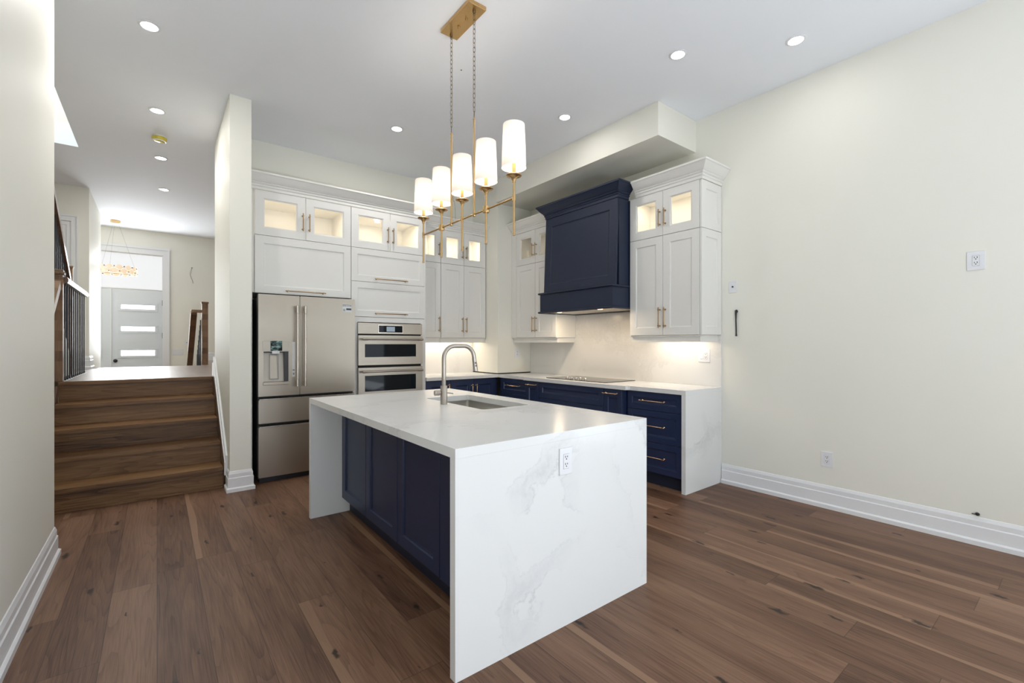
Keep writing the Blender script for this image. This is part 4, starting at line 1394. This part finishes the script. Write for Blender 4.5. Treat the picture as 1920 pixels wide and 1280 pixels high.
# ------------------------------------------------------------------ steps up to the hall
RH, RUN, NY = ZH / 5, 0.263, 4.985     # rise, run, first nosing
t = thing('staircase', 'five dark stained oak steps leading up to the raised hall', 'stairs', (-0.1, 5.5, 0))
SXL, SXR = -0.74, 0.488
for k in range(5):
    yr = NY + 0.028 + RUN * k
    obj('riser', B((SXL, SXR - 0.001, yr, yr + 0.018, RH * k + (0.0005 if k == 0 else 0.0), RH * (k + 1) - 0.036)), OAKX, t)
    y_end = yr + RUN + 0.018 if k < 4 else yr + 0.05
    yn = NY + RUN * k
    obj('tread' if k < 4 else 'landing_nosing', B((SXL, SXR - 0.001, yn, min(y_end, 6.068), RH * (k + 1) - 0.035, RH * (k + 1) + (0.0 if k < 4 else 0.0)), bev=0.005, seg=2), OAKX, t)
obj('floor_strip', B((SXL, SXR - 0.001, NY + 0.010, NY + 0.027, 0.0005, 0.018), bev=0.004, seg=2), OAKX, t)
bm = bmesh.new()
poly = [(4.972, 0.0005), (4.972, 0.255), (6.06, ZH + 0.09), (6.06, ZH - 0.30)]
prism(bm, poly, 0, 0.4885, 0.4895)
obj('wall_stringer', bm, OAKY, t)
bm = bmesh.new()
prism(bm, [(5.02, 0.0), (5.02, 0.16), (6.06, ZH - 0.04), (6.06, 0.0)], 0, SXL - 0.02, SXL - 0.001)
obj('stringer', bm, OAKY, t)

# ------------------------------------------------------------------ hall balustrades
def baluster(parent, x, y, z0, z1, r=0.007, foot=True):
    bm_ = bmesh.new()
    bx(bm_, x - r, x + r, y - r, y + r, z0, z1)
    if foot:
        bx(bm_, x - 0.009, x + 0.009, y - 0.009, y + 0.009, z0, z0 + 0.022, bev=0.003)
    obj('baluster', bm_, BLACK, parent)


t = thing('hall_railing', 'oak newel and level handrail with black balusters guarding the left hall edge', 'railing', (-0.74, 6.9, ZH))
NX0, NX1 = -0.797, -0.715
n_ = obj('newel_post', B((NX0, NX1, 6.10, 6.182, ZH + 0.0006, 2.0)), OAKZ, t)
obj('newel_cap', B((NX0 - 0.003, NX1 + 0.012, 6.088, 6.194, 2.001, 2.026), (NX0 - 0.001, NX1 + 0.004, 6.096, 6.186, 2.0265, 2.048), bev=0.004), OAKZ, n_)
bm = bmesh.new()
prism(bm, [(-0.742, 1.930), (-0.692, 1.930), (-0.684, 1.945), (-0.684, 1.965), (-0.692, 1.985), (-0.742, 1.985), (-0.75, 1.965), (-0.75, 1.945)], 1, 6.183, 7.86)
obj('handrail', bm, OAKY, t)
for k in range(11):
    baluster(t, -0.717, 6.26 + 0.150 * k, ZH + 0.0006, 1.929, 0.0052)
obj('bottom_rail', B((-0.742, -0.701, 6.1825, 7.86, ZH - 0.02, ZH + 0.0004)), TRIM, t)
# handrail dropping beside the kitchen steps
t2 = thing('step_railing', 'oak handrail sloping down from the hall newel beside the oak steps', 'railing', (-0.76, 5.6, 0.9))
bm = bmesh.new()
prism(bm, [(6.0995, 1.93), (6.0995, 1.855), (6.04, 1.842), (5.0, 1.07), (5.0, 1.15), (6.03, 1.93)], 0, -0.790, -0.722)
obj('handrail', bm, OAKZ, t2)
for k in range(7):
    y = 5.12 + 0.13 * k
    zt = 1.842 - (6.04 - y) * (0.772 / 1.04)
    baluster(t2, -0.752, y, 0.24 + (y - 5.02) * 0.74, zt - 0.001, foot=False)
obj('newel_post', B((-0.795, -0.763, 4.99, 5.06, 0.0005, 1.2)), OAKZ, t2)

# upper flight rising over the kitchen side, its rail and newel
t = thing('upper_staircase', 'upper flight with dark sloped handrail climbing from the hall beside the left wall', 'stairs', (-1.3, 5.8, ZH))
bm = bmesh.new()
for k in range(10):
    bx(bm, -1.88, -0.8265, 7.35 - 0.26 * (k + 1), 7.35 - 0.26 * k, ZH + 0.19 * (k + 1) - 0.19, ZH + 0.19 * (k + 1))
obj('flight', bm, OAKX, t)
bm = bmesh.new()
prism(bm, [(7.36, ZH + 0.0008), (7.36, ZH + 0.22), (4.76, ZH + 0.22 + 1.9), (4.76, ZH + 0.0008)], 0, -0.826, -0.802)
obj('side_wall', bm, WALL, t)
bm = bmesh.new()
z_at = lambda y: 2.107 + (7.339 - y) * 0.69
prism(bm, [(7.39, z_at(7.39) - 0.075), (7.39, z_at(7.39)), (4.9, z_at(4.9)), (4.9, z_at(4.9) - 0.075)], 0, -0.836, -0.788)
obj('handrail', bm, OAKY, t)
obj('newel_post', B((-0.841, -0.783, 7.395, 7.453, ZH + 0.0006, 2.225), bev=0.003), OAKZ, t)
obj('newel_cap', B((-0.848, -0.776, 7.388, 7.460, 2.2255, 2.25), bev=0.005), OAKZ, t)
for k in range(15):
    y = 7.28 - 0.115 * k
    z0 = ZH + 0.221 + max(0.0, 7.36 - y) * 1.9 / 2.6
    baluster(t, -0.814, y, z0, z_at(y) - 0.074, foot=False)

# entry railing at the right of the hall
t = entry
n_ = obj('newel_post', B((0.61, 0.70, 9.50, 9.59, ZH + 0.0006, 2.03)), OAKZ, t)
obj('newel_cap', B((0.602, 0.708, 9.492, 9.598, 2.0305, 2.066), bev=0.006), OAKZ, n_)
obj('rail_return', B((0.462, 0.6095, 9.51, 9.56, 1.875, 1.925), bev=0.003), OAKZ, t)
bm = bmesh.new()
prism(bm, [(9.5605, 1.84), (9.5605, 1.905), (11.4, 0.56), (11.4, 0.48)], 0, 0.455, 0.545)
obj('handrail', bm, OAKZ, t)
for k in range(8):
    y = 9.66 + 0.12 * k
    zt = 1.83 - (y - 9.56) * 0.735
    baluster(t, 0.60, y, max(0.0, ZH - 0.195 * (math.floor((y - 9.36) / 0.26) + 1)) + 0.001, zt, foot=False)

# ------------------------------------------------------------------ front door, transom, closet door
DX0, DX1 = -0.694, 0.086
d = thing('door_1', 'pale blue-grey front door with three horizontal frosted lites and black knob', 'door', ((DX0 + DX1) / 2, YF + 0.05, 0))
d['kind'] = 'structure'
lz = [(1.106, 1.214), (1.594, 1.680), (2.026, 2.106)]
bs = []
zc = 0.01
for z0, z1 in lz:
    bs.append((DX0, DX1, YF + 0.04, YF + 0.085, zc, z0))
    bs.append((DX0, -0.554, YF + 0.04, YF + 0.085, z0, z1))
    bs.append((-0.034, DX1, YF + 0.04, YF + 0.085, z0, z1))
    zc = z1
bs.append((DX0, DX1, YF + 0.04, YF + 0.085, zc, 2.412))
bm = B(*bs)
bmesh.ops.remove_doubles(bm, verts=bm.verts[:], dist=1e-5)
obj('slab', bm, DOORM, d)
for z0, z1 in lz:
    f_ = obj('lite_frame', B((-0.600, 0.012, YF + 0.028, YF + 0.0395, z1, z1 + 0.035), (-0.600, 0.012, YF + 0.028, YF + 0.0395, z0 - 0.045, z0), (-0.600, -0.554, YF + 0.028, YF + 0.0395, z0, z1), (-0.034, 0.012, YF + 0.028, YF + 0.0395, z0, z1), bev=0.002), DOORM, d)
    obj('lite_pane', B((-0.5535, -0.0345, YF + 0.055, YF + 0.065, z0 + 0.0005, z1 - 0.0005)), DAYPANE, f_)
bm = bmesh.new()
lathe(bm, [(0, 0), (0.033, 0), (0.033, 0.010), (0.014, 0.014), (0.014, 0.035), (0.026, 0.045), (0.028, 0.058), (0.018, 0.068), (0, 0.070)], (-0.638, YF + 0.0395, 1.012), (0, -1, 0), 20)
obj('knob', bm, BLACK, d, True)
bm = bmesh.new()
lathe(bm, [(0, 0), (0.026, 0), (0.026, 0.012), (0, 0.014)], (-0.638, YF + 0.0395, 0.86), (0, -1, 0), 20)
obj('deadbolt', bm, BLACK, d, True)
for z in (2.166, 1.507, 0.5):
    obj('hinge', B((0.080, 0.094, YF - 0.0, YF + 0.0385, z - 0.055, z + 0.055)), BLACK, d)
# sidelight left of the door
s_ = struct('window_2', B((-1.195, -0.712, YF + 0.04, YF + 0.085, 0.0, 2.412)), DOORM)
for z0, z1 in lz:
    f_ = obj('lite_frame', B((-1.12, -0.835, YF + 0.028, YF + 0.0395, z0 - 0.045, z1 + 0.035), bev=0.002), DOORM, s_)
    obj('lite_pane', B((-1.08, -0.875, YF + 0.024, YF + 0.0278, z0, z1)), DAYPANE, f_)
w_ = struct('window_3', B((-1.195, 0.095, YF + 0.03, YF + 0.10, 2.414, 2.432), (-1.195, 0.095, YF + 0.03, YF + 0.10, 3.105, 3.118), (-1.195, -1.16, YF + 0.03, YF + 0.10, 2.432, 3.105), (0.082, 0.095, YF + 0.03, YF + 0.10, 2.432, 3.105)), TRIM)
obj('transom_pane', B((-1.1595, 0.0815, YF + 0.055, YF + 0.065, 2.4325, 3.1045)), TRANSOM, w_)
struct('trim_2', B((0.097, 0.196, YF - 0.022, YF - 0.0005, 0.0, 3.26), (0.086, 0.105, YF - 0.01, YF + 0.025, 0, 3.115), (-1.30, 0.097, YF - 0.022, YF - 0.0005, 3.122, 3.26), (-1.30, 0.21, YF - 0.035, YF - 0.0225, 3.225, 3.262), (0.178, 0.200, YF - 0.034, YF - 0.0225, 0, 3.225), (-0.712, -0.694, YF + 0.02, YF + 0.085, 0, 2.412)), TRIM)
lamp('daylight_entry', 'AREA', (-0.45, YF - 0.06, 2.15), P_FOYER, (0.93, 0.97, 1.0), 1.1, 1.9, (math.radians(-90), 0, 0))
# closet door in the hall
c_ = thing('door_2', 'white panelled closet door in the hall behind the sloped handrail', 'door', (-1.3, 8.94, ZH))
c_['kind'] = 'structure'
obj('slab', shaker((-1.66, 8.958, ZH + 0.006), NEAR, 0.70, 2.09, t=0.012, st=0.05, rec=0.006), TRIM, c_)
struct('trim_3', B((-0.962, -0.894, 8.936, 8.9595, ZH, 3.15), (-1.74, -0.962, 8.936, 8.9595, 3.075, 3.15), (-0.905, -0.888, 8.928, 8.9355, ZH, 3.16), (-1.74, -0.905, 8.928, 8.9355, 3.142, 3.16)), TRIM)

# entry chandelier: double ring of alabaster discs on thin wires
EX, EY = -0.60, 11.02
t = thing('ring_chandelier', 'ring chandelier of pale amber discs hanging before the transom window', 'chandelier', (EX, EY, 2.68))
bm = bmesh.new()
lathe(bm, [(0, 0), (0.075, 0), (0.075, -0.03), (0, -0.03)], (EX, EY, ZC - 0.0006))
obj('canopy', bm, BRASS, t, True)
bm = bmesh.new()
for a in (0.3, 2.4, 4.5):
    tube(bm, [(EX + 0.04 * math.cos(a), EY + 0.04 * math.sin(a), ZC - 0.03), (EX + 0.29 * math.cos(a), EY + 0.29 * math.sin(a), 2.72)], 0.0012, 5)
obj('hanging_wire', bm, GREYB, t)
bm = bmesh.new()
for z in (2.705, 2.655):
    tube(bm, [(EX + 0.285 * math.cos(a), EY + 0.285 * math.sin(a), z) for a in [2 * math.pi * k / 40 for k in range(40)]], 0.005, 6, closed=True)
obj('ring_frame', bm, BRASS, t, True)
for row, z in ((0, 2.712), (1, 2.648)):
    for k in range(14):
        a = 2 * math.pi * (k + 0.5 * row) / 14
        c = Vector((EX + 0.30 * math.cos(a), EY + 0.30 * math.sin(a), z))
        bm = bmesh.new()
        lathe(bm, [(0, -0.010), (0.030, -0.009), (0.044, -0.003), (0.044, 0.003), (0.030, 0.009), (0, 0.010)], c, (math.cos(a), math.sin(a), 0), 16)
        dd = obj('disc', bm, GLOBE, t, True)
        a2 = a + math.pi / 14
        c2 = Vector((EX + 0.308 * math.cos(a2), EY + 0.308 * math.sin(a2), z + (0.012 if row == 0 else -0.012)))
        bm = bmesh.new()
        lathe(bm, [(0, -0.008), (0.010, -0.008), (0.010, 0.008), (0, 0.008)], c2, (math.cos(a2), math.sin(a2), 0), 10)
        obj('stud', bm, CHAINM, dd, True)
lamp('ring_lamp', 'POINT', (EX, EY, 2.68), 0.5, WARM, 0.04, parent=t, ploc=WL[t])
